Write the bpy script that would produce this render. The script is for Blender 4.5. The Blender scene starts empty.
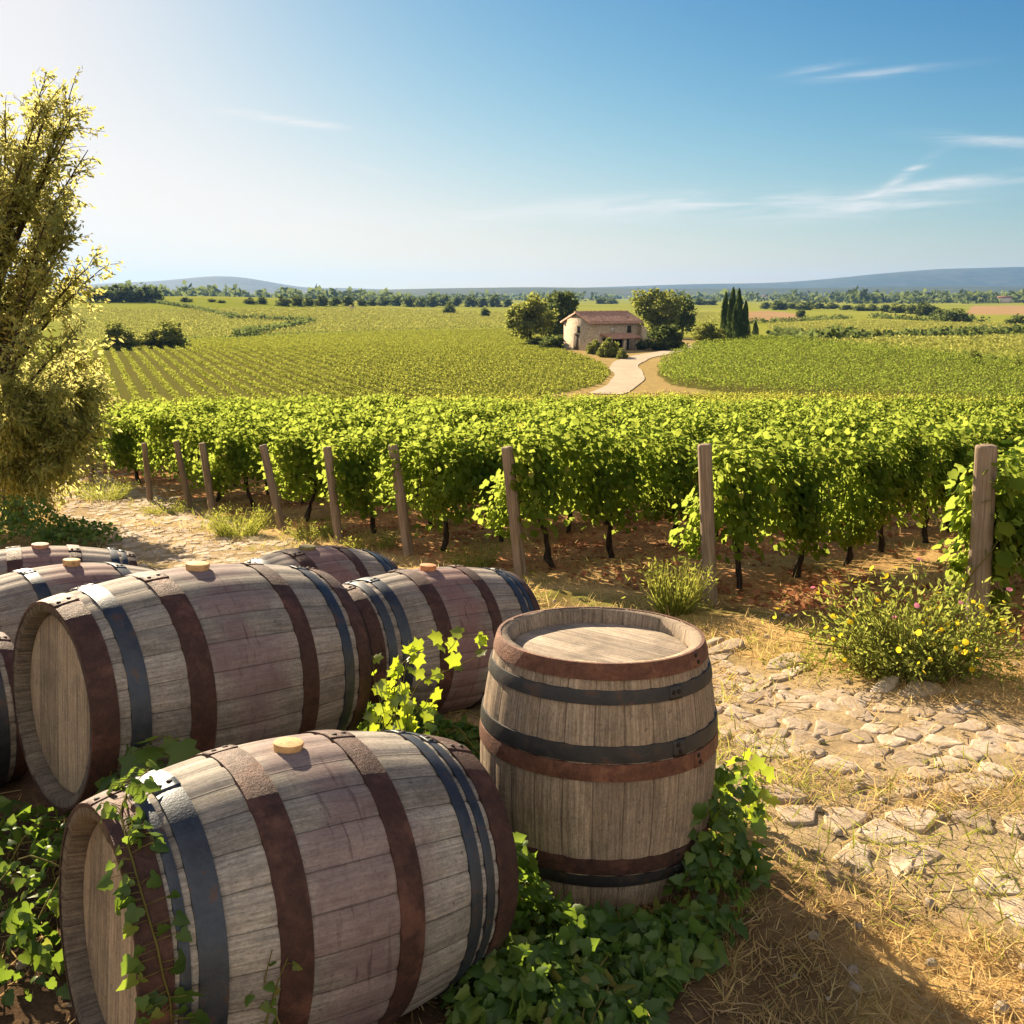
import bpy, math, random
import numpy as np
from mathutils import Vector, Matrix
from mathutils.bvhtree import BVHTree

C = bpy.context.scene
COL = C.collection
R = math.radians
rng = np.random.default_rng(11)
random.seed(11)

# ------------------------------------------------------------------ camera, world, sun, exposure
CAM_H, FPX, PITCH = 1.935, 1050.0, math.atan((512 - 296) / 1050.0)
cam = bpy.data.cameras.new('camera')
cam.sensor_width = 36.0
cam.lens = 36.0 * FPX / 1024.0
cam.clip_start, cam.clip_end = 0.05, 30000.0
camo = bpy.data.objects.new('camera', cam)
COL.objects.link(camo)
camo.location = (0, 0, CAM_H)
camo.rotation_euler = (math.pi / 2 - PITCH, 0, 0)
C.camera = camo

SUN_AZ, SUN_EL = R(-31), R(24)          # azimuth from +Y towards +X, elevation
SKY_STRENGTH, SUN_STRENGTH, EXPOSURE = 0.06, 4.6, 1.8
sd = Vector((math.sin(SUN_AZ) * math.cos(SUN_EL), math.cos(SUN_AZ) * math.cos(SUN_EL), math.sin(SUN_EL)))
sun = bpy.data.lights.new('sun', 'SUN')
sun.energy = SUN_STRENGTH
sun.angle = R(0.5)
sun.color = (1.0, 0.82, 0.57)
suno = bpy.data.objects.new('sun', sun)
COL.objects.link(suno)
suno.rotation_euler = sd.to_track_quat('Z', 'Y').to_euler()

cp_, sp_ = math.cos(PITCH), math.sin(PITCH)


def ray(px, py):
    a, b = (px - 512) / FPX, -(py - 512) / FPX
    return np.array([a, cp_ + b * sp_, -sp_ + b * cp_])


world = bpy.data.worlds.new('World')
C.world = world
world.use_nodes = True
wt = world.node_tree
wt.nodes.clear()


def wn(t, **kw):
    n = wt.nodes.new(t)
    for k, v in kw.items():
        setattr(n, k, v)
    return n


def wmath(op, a, b=None, clamp=False):
    n = wn('ShaderNodeMath', operation=op)
    n.use_clamp = clamp
    for i, v in enumerate((a, b)):
        if v is None:
            continue
        if isinstance(v, (int, float)):
            n.inputs[i].default_value = v
        else:
            wt.links.new(v, n.inputs[i])
    return n.outputs[0]


sky = wn('ShaderNodeTexSky')
sky.sky_type = 'NISHITA'
sky.sun_disc = False
sky.sun_elevation = SUN_EL
sky.sun_rotation = SUN_AZ
sky.altitude = 100
sky.air_density = 1.0
sky.dust_density = 0.45
sky.ozone_density = 3.0
tc = wn('ShaderNodeTexCoord')
sx = wn('ShaderNodeSeparateXYZ')
wt.links.new(tc.outputs['Generated'], sx.inputs[0])
yy = wmath('MAXIMUM', sx.outputs[1], 0.05)
aa = wmath('DIVIDE', sx.outputs[0], yy)
ee = wmath('DIVIDE', sx.outputs[2], yy)
# high thin cirrus: soft streaks of broken noise (direction of centre, length, width, tilt, density)
mask = None
for (px, py, la, lb, tilt, den) in [(640, 207, .20, .008, 2, .5), (700, 201, .11, .008, 2, .6), (865, 207, .085, .0085, 5, .85),
                                    (925, 186, .075, .004, 8, .8), (908, 173, .028, .004, 32, .9), (1000, 142, .055, .005, -4, .8),
                                    (880, 73, .06, .0032, 6, .6), (815, 69, .03, .0032, 8, .5), (288, 120, .055, .0035, -8, .95),
                                    (230, 212, .07, .005, 0, .55), (330, 218, .11, .007, -2, .4), (590, 216, .15, .007, 0, .3), (1020, 178, .09, .004, 6, .55), (372, 170, .02, .002, -12, .4)]:
    d = ray(px, py)
    a0, e0 = d[0] / d[1], d[2] / d[1]
    ct, st = math.cos(R(tilt)), math.sin(R(tilt))
    da, de = wmath('SUBTRACT', aa, a0), wmath('SUBTRACT', ee, e0)
    u = wmath('ADD', wmath('MULTIPLY', da, ct / la), wmath('MULTIPLY', de, st / la))
    v = wmath('ADD', wmath('MULTIPLY', da, -st / lb), wmath('MULTIPLY', de, ct / lb))
    q = wmath('ADD', wmath('POWER', wmath('ABSOLUTE', u), 2.0), wmath('POWER', wmath('ABSOLUTE', v), 2.0))
    m = wmath('MULTIPLY', wmath('EXPONENT', wmath('MULTIPLY', q, -1.0)), den)
    mask = m if mask is None else wmath('ADD', mask, m)
cv = wn('ShaderNodeCombineXYZ')
wt.links.new(wmath('MULTIPLY', wmath('ADD', aa, wmath('MULTIPLY', ee, -0.35)), 9.0), cv.inputs[0])
wt.links.new(wmath('MULTIPLY', wmath('SUBTRACT', ee, wmath('MULTIPLY', aa, 0.05)), 95.0), cv.inputs[1])
nz = wn('ShaderNodeTexNoise')
nz.inputs['Scale'].default_value = 1.0
nz.inputs['Detail'].default_value = 7.0
nz.inputs['Roughness'].default_value = 0.6
nz.inputs['Distortion'].default_value = 0.6
wt.links.new(cv.outputs[0], nz.inputs['Vector'])
mr = wn('ShaderNodeMapRange', interpolation_type='SMOOTHSTEP')
mr.inputs['From Min'].default_value = 0.30
mr.inputs['From Max'].default_value = 0.72
wt.links.new(nz.outputs['Fac'], mr.inputs['Value'])
cl = wmath('MULTIPLY', wmath('MULTIPLY', mask, mr.outputs[0]), 0.85, clamp=True)
# film-like response of the sky: deeper blue up high, no burnt-out horizon
ssep = wn('ShaderNodeSeparateColor')
wt.links.new(sky.outputs[0], ssep.inputs[0])
scmb = wn('ShaderNodeCombineColor')
for ch, (A_, B_, g_) in enumerate([(4.9, 6.7, 2.3), (4.75, 6.8, 1.9), (4.8, 7.1, 1.5)]):
    w_ = wmath('POWER', wmath('DIVIDE', ssep.outputs[ch], B_), g_)
    wt.links.new(wmath('MULTIPLY', wmath('SUBTRACT', 1.0, wmath('EXPONENT', wmath('MULTIPLY', w_, -1.0))), A_), scmb.inputs[ch])
mixc = wn('ShaderNodeMix', data_type='RGBA')
wt.links.new(cl, mixc.inputs[0])
wt.links.new(scmb.outputs[0], mixc.inputs[6])
mixc.inputs[7].default_value = (4.6, 4.45, 4.3, 1)
# bright cloud veil added behind the viewer, out of view, to fill the shade
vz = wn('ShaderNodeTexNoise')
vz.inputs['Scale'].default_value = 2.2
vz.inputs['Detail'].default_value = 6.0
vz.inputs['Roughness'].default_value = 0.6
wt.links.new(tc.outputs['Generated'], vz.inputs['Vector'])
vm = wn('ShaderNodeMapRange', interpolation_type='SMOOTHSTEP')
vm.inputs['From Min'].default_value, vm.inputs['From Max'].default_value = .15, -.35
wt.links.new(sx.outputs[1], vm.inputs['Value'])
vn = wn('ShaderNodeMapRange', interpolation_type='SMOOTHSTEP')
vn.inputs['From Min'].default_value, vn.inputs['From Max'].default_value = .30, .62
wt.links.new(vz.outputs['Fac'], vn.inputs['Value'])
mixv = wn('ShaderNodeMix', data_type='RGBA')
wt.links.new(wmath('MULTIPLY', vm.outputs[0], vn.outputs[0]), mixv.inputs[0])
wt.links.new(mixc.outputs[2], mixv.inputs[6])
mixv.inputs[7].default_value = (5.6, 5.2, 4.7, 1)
bg = wn('ShaderNodeBackground')
bg.inputs['Strength'].default_value = SKY_STRENGTH
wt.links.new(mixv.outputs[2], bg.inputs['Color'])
wo = wn('ShaderNodeOutputWorld')
wt.links.new(bg.outputs[0], wo.inputs['Surface'])

C.view_settings.view_transform = 'Standard'
C.view_settings.look = 'None'
C.view_settings.gamma = 1.0
C.view_settings.use_curve_mapping = False
C.view_settings.exposure = EXPOSURE
C.cycles.max_bounces = 6
C.cycles.diffuse_bounces = 3
C.cycles.transmission_bounces = 3
C.cycles.volume_bounces = 1
C.cycles.sample_clamp_indirect = 6.0
C.cycles.use_denoising = True


# ------------------------------------------------------------------ helpers
def tag(o, label=None, cat=None, group=None, kind=None):
    if label: o['label'] = label
    if cat: o['category'] = cat
    if group: o['group'] = group
    if kind: o['kind'] = kind
    return o


def empty(name, loc=(0, 0, 0), rz=0.0):
    o = bpy.data.objects.new(name, None)
    COL.objects.link(o)
    o.location = loc
    o.rotation_euler = (0, 0, rz)
    o.empty_display_size = 0.1
    return o


def mesh_data(name, V, F, mats, smooth=False, uv=None, fattr=None, vcol=None, midx=None):
    """V (n,3); F an (m,k) int array or a list of such arrays."""
    me = bpy.data.meshes.new(name)
    Fs = [np.asarray(f, np.int32) for f in (F if isinstance(F, list) else [F])]
    Fs = [f for f in Fs if f.size]
    V = np.asarray(V, np.float32)
    me.vertices.add(len(V))
    me.vertices.foreach_set('co', V.ravel())
    loops = np.concatenate([f.ravel() for f in Fs])
    tot = np.concatenate([np.full(len(f), f.shape[1], np.int32) for f in Fs])
    st = np.concatenate([[0], np.cumsum(tot)[:-1]]).astype(np.int32)
    me.loops.add(len(loops))
    me.loops.foreach_set('vertex_index', loops)
    me.polygons.add(len(tot))
    me.polygons.foreach_set('loop_start', st)
    me.polygons.foreach_set('loop_total', tot)
    if smooth:
        me.polygons.foreach_set('use_smooth', np.ones(len(tot), bool))
    for m in (mats if isinstance(mats, (list, tuple)) else [mats]):
        me.materials.append(m)
    if midx is not None:
        me.polygons.foreach_set('material_index', np.asarray(midx, np.int32))
    me.update(calc_edges=True)
    if uv is not None:
        l = me.uv_layers.new(name='UVMap')
        l.data.foreach_set('uv', np.asarray(uv, np.float32).ravel())
    if fattr is not None:
        for k, a in fattr.items():
            at_ = me.attributes.new(k, 'FLOAT', 'FACE')
            at_.data.foreach_set('value', np.asarray(a, np.float32))
    if vcol is not None:
        ca = me.attributes.new('Col', 'FLOAT_COLOR', 'POINT')
        ca.data.foreach_set('color', np.concatenate([vcol, np.ones((len(vcol), 1))], 1).astype(np.float32).ravel())
    me.validate()
    return me


def mesh_obj(name, V, F, mats, parent=None, **kw):
    o = bpy.data.objects.new(name, mesh_data(name, V, F, mats, **kw))
    COL.objects.link(o)
    o.parent = parent
    return o


def data_obj(name, me, parent=None):
    o = bpy.data.objects.new(name, me)
    COL.objects.link(o)
    o.parent = parent
    return o


class MB:
    """collects pieces into one mesh"""
    def __init__(s): s.V, s.F, s.n = [], [], 0
    def add(s, V, F):
        s.V.append(np.asarray(V, float))
        for f in (F if isinstance(F, list) else [F]):
            f = np.asarray(f, int)
            if f.size: s.F.append(f + s.n)
        s.n += len(V)
        return s
    def box(s, lo, hi):
        x0, y0, z0 = lo; x1, y1, z1 = hi
        V = [(x0, y0, z0), (x1, y0, z0), (x1, y1, z0), (x0, y1, z0), (x0, y0, z1), (x1, y0, z1), (x1, y1, z1), (x0, y1, z1)]
        return s.add(V, np.array([(0, 3, 2, 1), (4, 5, 6, 7), (0, 1, 5, 4), (1, 2, 6, 5), (2, 3, 7, 6), (3, 0, 4, 7)]))
    def out(s):
        k = {}
        for f in s.F: k.setdefault(f.shape[1], []).append(f)
        return np.concatenate(s.V), [np.concatenate(v) for v in k.values()]
    def obj(s, name, mats, parent=None, **kw):
        V, F = s.out()
        return mesh_obj(name, V, F, mats, parent, **kw)


def tube(pts, rad, n=7, cap=True, wob=0.0):
    P = np.asarray(pts, float)
    rad = np.broadcast_to(np.asarray(rad, float), (len(P),))
    T = np.gradient(P, axis=0)
    T /= np.linalg.norm(T, axis=1)[:, None] + 1e-9
    ref = np.array([0.31, 0.2, 0.93]) if abs(T[0, 2]) < .9 else np.array([1., 0.1, 0])
    U = np.cross(T, ref); U /= np.linalg.norm(U, axis=1)[:, None] + 1e-9
    W = np.cross(T, U)
    a = np.linspace(0, 2 * np.pi, n, endpoint=False)
    rr = rad[:, None] * (1 + wob * rng.standard_normal((len(P), n)))
    V = P[:, None] + rr[..., None] * (np.cos(a)[None, :, None] * U[:, None] + np.sin(a)[None, :, None] * W[:, None])
    V = V.reshape(-1, 3)
    F = []
    i, j = np.meshgrid(np.arange(len(P) - 1), np.arange(n), indexing='ij')
    k = (j + 1) % n
    F = np.stack([i * n + j, i * n + k, (i + 1) * n + k, (i + 1) * n + j], -1).reshape(-1, 4)
    out = [F]
    if cap:
        V = np.concatenate([V, P[-1:], P[:1]])
        e = len(V) - 2
        b = (len(P) - 1) * n
        out.append(np.array([(b + q, b + (q + 1) % n, e) for q in range(n)] + [((q + 1) % n, q, e + 1) for q in range(n)]))
    return V, out


def unit(a):
    return a / (np.linalg.norm(a, axis=-1, keepdims=True) + 1e-9)


def scatter(T, pos, tip, nrm, size):
    """copies of the triangle template T = (V, F) with +Y to tip and +Z near nrm"""
    TV, TF = T
    pos, tip, nrm = np.asarray(pos, float), unit(np.asarray(tip, float)), np.asarray(nrm, float)
    x = unit(np.cross(tip, nrm)); z = np.cross(x, tip)
    size = np.broadcast_to(np.asarray(size, float), (len(pos),))
    V = pos[:, None] + size[:, None, None] * (TV[None, :, 0:1] * x[:, None] + TV[None, :, 1:2] * tip[:, None] + TV[None, :, 2:3] * z[:, None])
    F = TF[None] + (np.arange(len(pos)) * len(TV))[:, None, None]
    return V.reshape(-1, 3), F.reshape(-1, TF.shape[1])


def fan_leaf(half, c, fold=.25, droop=.18):
    out = half + [(-x, y) for x, y in half[::-1] if abs(x) > 1e-6]
    P = [(0, c)] + out
    V = np.array([(x, y, -fold * abs(x) - droop * y * y) for x, y in P])
    n = len(out)
    F = np.array([(0, 1 + i, 1 + (i + 1) % n) for i in range(n)])[:, ::-1]
    return V, F


VINE_LEAF = fan_leaf([(0, .06), (.27, -.06), (.48, .14), (.46, .34), (.55, .56), (.36, .70), (.20, .80), (0, 1.0)], .38)
IVY_LEAF = fan_leaf([(0, .04), (.22, -.07), (.41, .0), (.45, .18), (.33, .34), (.37, .48), (.24, .63), (.11, .83), (0, 1.0)], .34, .32, .22)
SPRIG_LEAF = fan_leaf([(0, .06), (.24, -.08), (.50, .12), (.36, .33), (.58, .60), (.28, .64), (.14, .80), (0, 1.0)], .38, .2, .22)
QUAD_LEAF = (np.array([(0, 0, 0), (.44, .5, -.1), (0, 1, -.12), (-.44, .5, -.1)]), np.array([(0, 1, 2), (0, 2, 3)]))
LANCE_LEAF = (np.array([(0, 0, 0), (.15, .35, -.05), (.1, .7, -.06), (0, 1, -.12), (-.1, .7, -.06), (-.15, .35, -.05)]),
              np.array([(0, 1, 5), (1, 2, 4), (1, 4, 5), (2, 3, 4)]))
BLADE = (np.array([(-.03, 0, 0), (.03, 0, 0), (.022, .5, -.06), (-.022, .5, -.06), (0, 1, -.22)]), np.array([(0, 1, 2), (0, 2, 3), (3, 2, 4)]))


def rand_dir(n):
    return unit(rng.standard_normal((n, 3)))


def smooth(a, b, x):
    t = np.clip((x - a) / (b - a), 0, 1)
    return t * t * (3 - 2 * t)


def vnoise(x, y, s, seed=0):
    """cheap value noise, 0..1"""
    x, y = np.asarray(x, float) / s, np.asarray(y, float) / s
    xi, yi = np.floor(x), np.floor(y)
    fx, fy = x - xi, y - yi
    fx, fy = fx * fx * (3 - 2 * fx), fy * fy * (3 - 2 * fy)
    h = lambda a, b: np.modf(np.abs(np.sin(a * 127.1 + b * 311.7 + seed * 74.7) * 43758.5453))[0]
    return (h(xi, yi) * (1 - fx) + h(xi + 1, yi) * fx) * (1 - fy) + (h(xi, yi + 1) * (1 - fx) + h(xi + 1, yi + 1) * fx) * fy


# ------------------------------------------------------------------ terrain height
_py = np.array([-9000, 3.5, 4.5, 6, 14, 30, 45, 60, 75, 110, 160, 300, 30000.])
_pz = np.array([0, 0, -.04, -.2, -1.0, -2.22, -3.42, -4.62, -5.6, -5.9, -6.0, -6.3, -6.5])
_yy = np.concatenate([np.linspace(-20, 100, 1200), np.linspace(100.2, 400, 300)])
_zz = np.interp(_yy, _py, _pz)
_k = np.ones(13) / 13
_zz[6:1194] = np.convolve(_zz[:1200], _k, 'valid')


def gz(x, y):
    x, y = np.asarray(x, float), np.asarray(y, float)
    z = np.interp(y, _yy, _zz) - .0 * x
    az = x / np.maximum(np.abs(y), 1.0)
    # the vineyard mounds either side of the house
    z = z + .9 * np.exp(-(((x + 32) / 42) ** 2 + ((y - 140) / 48) ** 2))
    z = z + 2.0 * np.exp(-(((x - 58) / 36) ** 2 + ((y - 135) / 40) ** 2))
    # the long rise on the left, beyond the bushes
    z = z + 7.5 * smooth(260, 620, y) * smooth(-.02, -.3, az) * (1 - smooth(900, 2400, y))
    z = z + 1.5 * (vnoise(x, y, 240, 3) - .5) * smooth(240, 500, y)
    # unevenness close by
    z = z + .05 * (vnoise(x, y, 1.3, 1) - .5) + .02 * (vnoise(x, y, .33, 2) - .5) * (np.abs(y) < 60)
    return z


def at(px, py, dmax=12000.):
    d = ray(px, py)
    t, step, pt = 1.0, .05, 0.
    while t < dmax:
        p = np.array([0, 0, CAM_H]) + d * t
        if p[2] < gz(p[0], p[1]):
            lo, hi = pt, t
            for _ in range(25):
                m = (lo + hi) / 2
                q = np.array([0, 0, CAM_H]) + d * m
                if q[2] < gz(q[0], q[1]): hi = m
                else: lo = m
            q = np.array([0, 0, CAM_H]) + d * hi
            return np.array([q[0], q[1], float(gz(q[0], q[1]))])
        pt = t
        t *= 1.012
    p = np.array([0, 0, CAM_H]) + d * dmax
    return np.array([p[0], p[1], float(gz(p[0], p[1]))])


def at_y(px, py, Y):
    d = ray(px, py)
    return np.array([0, 0, CAM_H]) + d * (Y / d[1])


def depth_of(p):
    return p[1] * cp_ - (p[2] - CAM_H) * sp_


def inside(poly, x, y):
    poly = np.asarray(poly)
    r = np.zeros(np.shape(x), bool)
    j = len(poly) - 1
    for i in range(len(poly)):
        xi, yi, xj, yj = *poly[i], *poly[j]
        c = ((yi > y) != (yj > y)) & (x < (xj - xi) * (y - yi) / (yj - yi + 1e-12) + xi)
        r ^= c
        j = i
    return r


def seg_dist(pts, x, y):
    """distance to a polyline, and the parameter along it"""
    best = np.full(np.shape(x), 1e9); par = np.zeros(np.shape(x)); L = 0.
    for (a, b) in zip(pts[:-1], pts[1:]):
        a, b = np.asarray(a, float)[:2], np.asarray(b, float)[:2]
        ab = b - a; l = np.hypot(*ab)
        t = np.clip(((x - a[0]) * ab[0] + (y - a[1]) * ab[1]) / l ** 2, 0, 1)
        d = np.hypot(x - a[0] - t * ab[0], y - a[1] - t * ab[1])
        m = d < best
        best = np.where(m, d, best); par = np.where(m, L + t * l, par); L += l
    return best, par


# ------------------------------------------------------------------ materials
def new_mat(name):
    m = bpy.data.materials.new(name)
    m.use_nodes = True
    nt = m.node_tree
    nt.nodes.clear()
    return m, nt


class NT:
    def __init__(s, name):
        s.m, s.t = new_mat(name)
    def n(s, typ, ins=None, **kw):
        n = s.t.nodes.new(typ)
        for k, v in kw.items(): setattr(n, k, v)
        for k, v in (ins or {}).items():
            if hasattr(v, 'is_output'): s.t.links.new(v, n.inputs[k])
            else: n.inputs[k].default_value = v
        return n
    def noise(s, vec, scale, detail=4., rough=.55, dist=0.):
        i = {'Scale': scale, 'Detail': detail, 'Roughness': rough, 'Distortion': dist}
        if vec is not None: i['Vector'] = vec
        return s.n('ShaderNodeTexNoise', i).outputs['Fac']
    def math(s, op, a, b=0.0, clamp=False):
        n = s.n('ShaderNodeMath', {0: a, 1: b}, operation=op)
        n.use_clamp = clamp
        return n.outputs[0]
    def ramp(s, fac, stops):
        n = s.n('ShaderNodeValToRGB', {'Fac': fac})
        e = n.color_ramp.elements
        while len(e) < len(stops): e.new(.5)
        for q, (p, c) in zip(e, stops):
            q.position = p
            q.color = (*c, 1) if len(c) == 3 else c
        return n.outputs['Color']
    def mix(s, fac, a, b, blend='MIX'):
        n = s.n('ShaderNodeMix', data_type='RGBA', blend_type=blend)
        for idx, v in ((0, fac), (6, a), (7, b)):
            if hasattr(v, 'is_output'): s.t.links.new(v, n.inputs[idx])
            else: n.inputs[idx].default_value = v if idx == 0 else ((*v, 1) if len(v) == 3 else v)
        return n.outputs[2]
    def range(s, v, a, b, c=0., d=1.):
        return s.n('ShaderNodeMapRange', {'Value': v, 'From Min': a, 'From Max': b, 'To Min': c, 'To Max': d}, interpolation_type='SMOOTHSTEP').outputs[0]
    def coord(s, which='Object', scale=None):
        o = s.n('ShaderNodeTexCoord').outputs[which]
        if scale is not None:
            o = s.n('ShaderNodeMapping', {'Vector': o, 'Scale': scale}).outputs[0]
        return o
    def bump(s, h, strength=.5, dist=.01):
        return s.n('ShaderNodeBump', {'Height': h, 'Strength': strength, 'Distance': dist}).outputs[0]
    def finish(s, col, rough=.8, metal=0., normal=None, spec=.3):
        i = {'Base Color': col, 'Roughness': rough, 'Metallic': metal, 'Specular IOR Level': spec}
        if not hasattr(col, 'is_output'): i['Base Color'] = (*col, 1)
        if normal is not None: i['Normal'] = normal
        b = s.n('ShaderNodeBsdfPrincipled', i)
        o = s.n('ShaderNodeOutputMaterial', {'Surface': b.outputs[0]})
        return s.m


def leaf_mat(name, stops, trans, tfac=.45, gloss=.0, patch=None):
    s = NT(name)
    rnd = s.n('ShaderNodeNewGeometry').outputs['Random Per Island']
    col = s.ramp(rnd, stops)
    if patch:
        w = s.coord('Object')
        col = s.mix(s.range(s.noise(w, patch[0], 2), .45, .7), col, patch[1])
    tcol = s.mix(.45, col, trans)
    d = s.n('ShaderNodeBsdfDiffuse', {'Color': col})
    t = s.n('ShaderNodeBsdfTranslucent', {'Color': s.mix(1., tcol, (1.7, 1.7, 1.7), 'MULTIPLY')})
    x = s.n('ShaderNodeMixShader', {0: tfac, 1: d.outputs[0], 2: t.outputs[0]})
    if gloss:
        g = s.n('ShaderNodeBsdfGlossy', {'Roughness': .38, 'Color': (1, 1, 1, 1)})
        x = s.n('ShaderNodeMixShader', {0: gloss, 1: x.outputs[0], 2: g.outputs[0]})
    s.n('ShaderNodeOutputMaterial', {'Surface': x.outputs[0]})
    return s.m


M_VINE = leaf_mat('vine_leaf', [(0, (.035, .075, .012)), (.5, (.06, .11, .018)), (.85, (.10, .14, .02)), (.97, (.15, .17, .03)), (1, (.24, .20, .05))], (.38, .43, .06), .57)
M_VINE2 = leaf_mat('vine_leaf_far', [(0, (.055, .085, .014)), (.5, (.085, .12, .02)), (1, (.19, .19, .045))], (.47, .45, .07), .55)
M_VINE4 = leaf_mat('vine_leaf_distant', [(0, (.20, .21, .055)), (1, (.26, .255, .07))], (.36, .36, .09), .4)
M_VINE5 = leaf_mat('vine_leaf_right_field', [(0, (.07, .105, .022)), (.6, (.095, .13, .026)), (1, (.135, .16, .034))], (.31, .37, .045), .47)
M_VINE3 = leaf_mat('vine_leaf_field', [(0, (.105, .13, .026)), (.5, (.13, .15, .03)), (1, (.17, .18, .04))], (.38, .40, .055), .5)
M_IVY = leaf_mat('ivy_leaf', [(0, (.035, .075, .016)), (.6, (.075, .135, .028)), (.95, (.13, .18, .035)), (1, (.20, .16, .05))], (.26, .36, .02), .40, .015)
M_YOUNG = leaf_mat('young_vine_leaf', [(0, (.08, .14, .015)), (1, (.17, .21, .02))], (.42, .48, .02), .55, .04)
M_TREE = leaf_mat('tree_leaf', [(0, (.075, .095, .028)), (.6, (.115, .13, .038)), (1, (.16, .165, .05))], (.30, .32, .06), .48)
M_TREE_D = leaf_mat('dark_tree_leaf', [(0, (.04, .056, .022)), (.6, (.06, .08, .028)), (1, (.09, .108, .036))], (.16, .20, .05), .42)
M_NEAR_TREE = leaf_mat('willowy_leaf', [(0, (.08, .105, .03)), (.5, (.125, .15, .045)), (1, (.21, .20, .07))], (.68, .62, .21), .58)
M_CYP = leaf_mat('cypress_leaf', [(0, (.03, .055, .02)), (1, (.06, .09, .03))], (.12, .16, .03), .3)
M_GRASS = leaf_mat('green_grass', [(0, (.09, .12, .025)), (.6, (.16, .18, .04)), (1, (.26, .24, .07))], (.40, .40, .06), .45)
M_DRY = leaf_mat('dry_grass', [(0, (.28, .185, .075)), (.5, (.42, .295, .13)), (.85, (.54, .40, .20)), (1, (.24, .24, .07))], (.55, .42, .18), .38)
M_LITTER = leaf_mat('fallen_leaf', [(0, (.20, .075, .04)), (.5, (.30, .13, .07)), (1, (.38, .22, .11))], (.45, .2, .1), .3)
M_YELLOW = leaf_mat('yellow_petal', [(0, (.75, .50, .02)), (1, (.85, .62, .04))], (.9, .7, .05), .35)
M_PINK = leaf_mat('pink_petal', [(0, (.65, .18, .30)), (1, (.75, .28, .38))], (.8, .3, .4), .35)


def m_bark(name, a, b, scale=14.):
    s = NT(name)
    w = s.coord('Object', (scale, scale, scale * .25))
    f = s.noise(w, 1., 6, .65, .5)
    return s.finish(s.ramp(f, [(.3, a), (.7, b)]), .95, normal=s.bump(f, .8, .01), spec=.1)


M_BARK = m_bark('bark', (.03, .022, .016), (.09, .068, .05))
M_VTRUNK = m_bark('vine_trunk_bark', (.018, .013, .010), (.07, .05, .036), 40.)
M_STEM = m_bark('green_stem', (.09, .075, .02), (.16, .14, .04), 30.)


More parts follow.
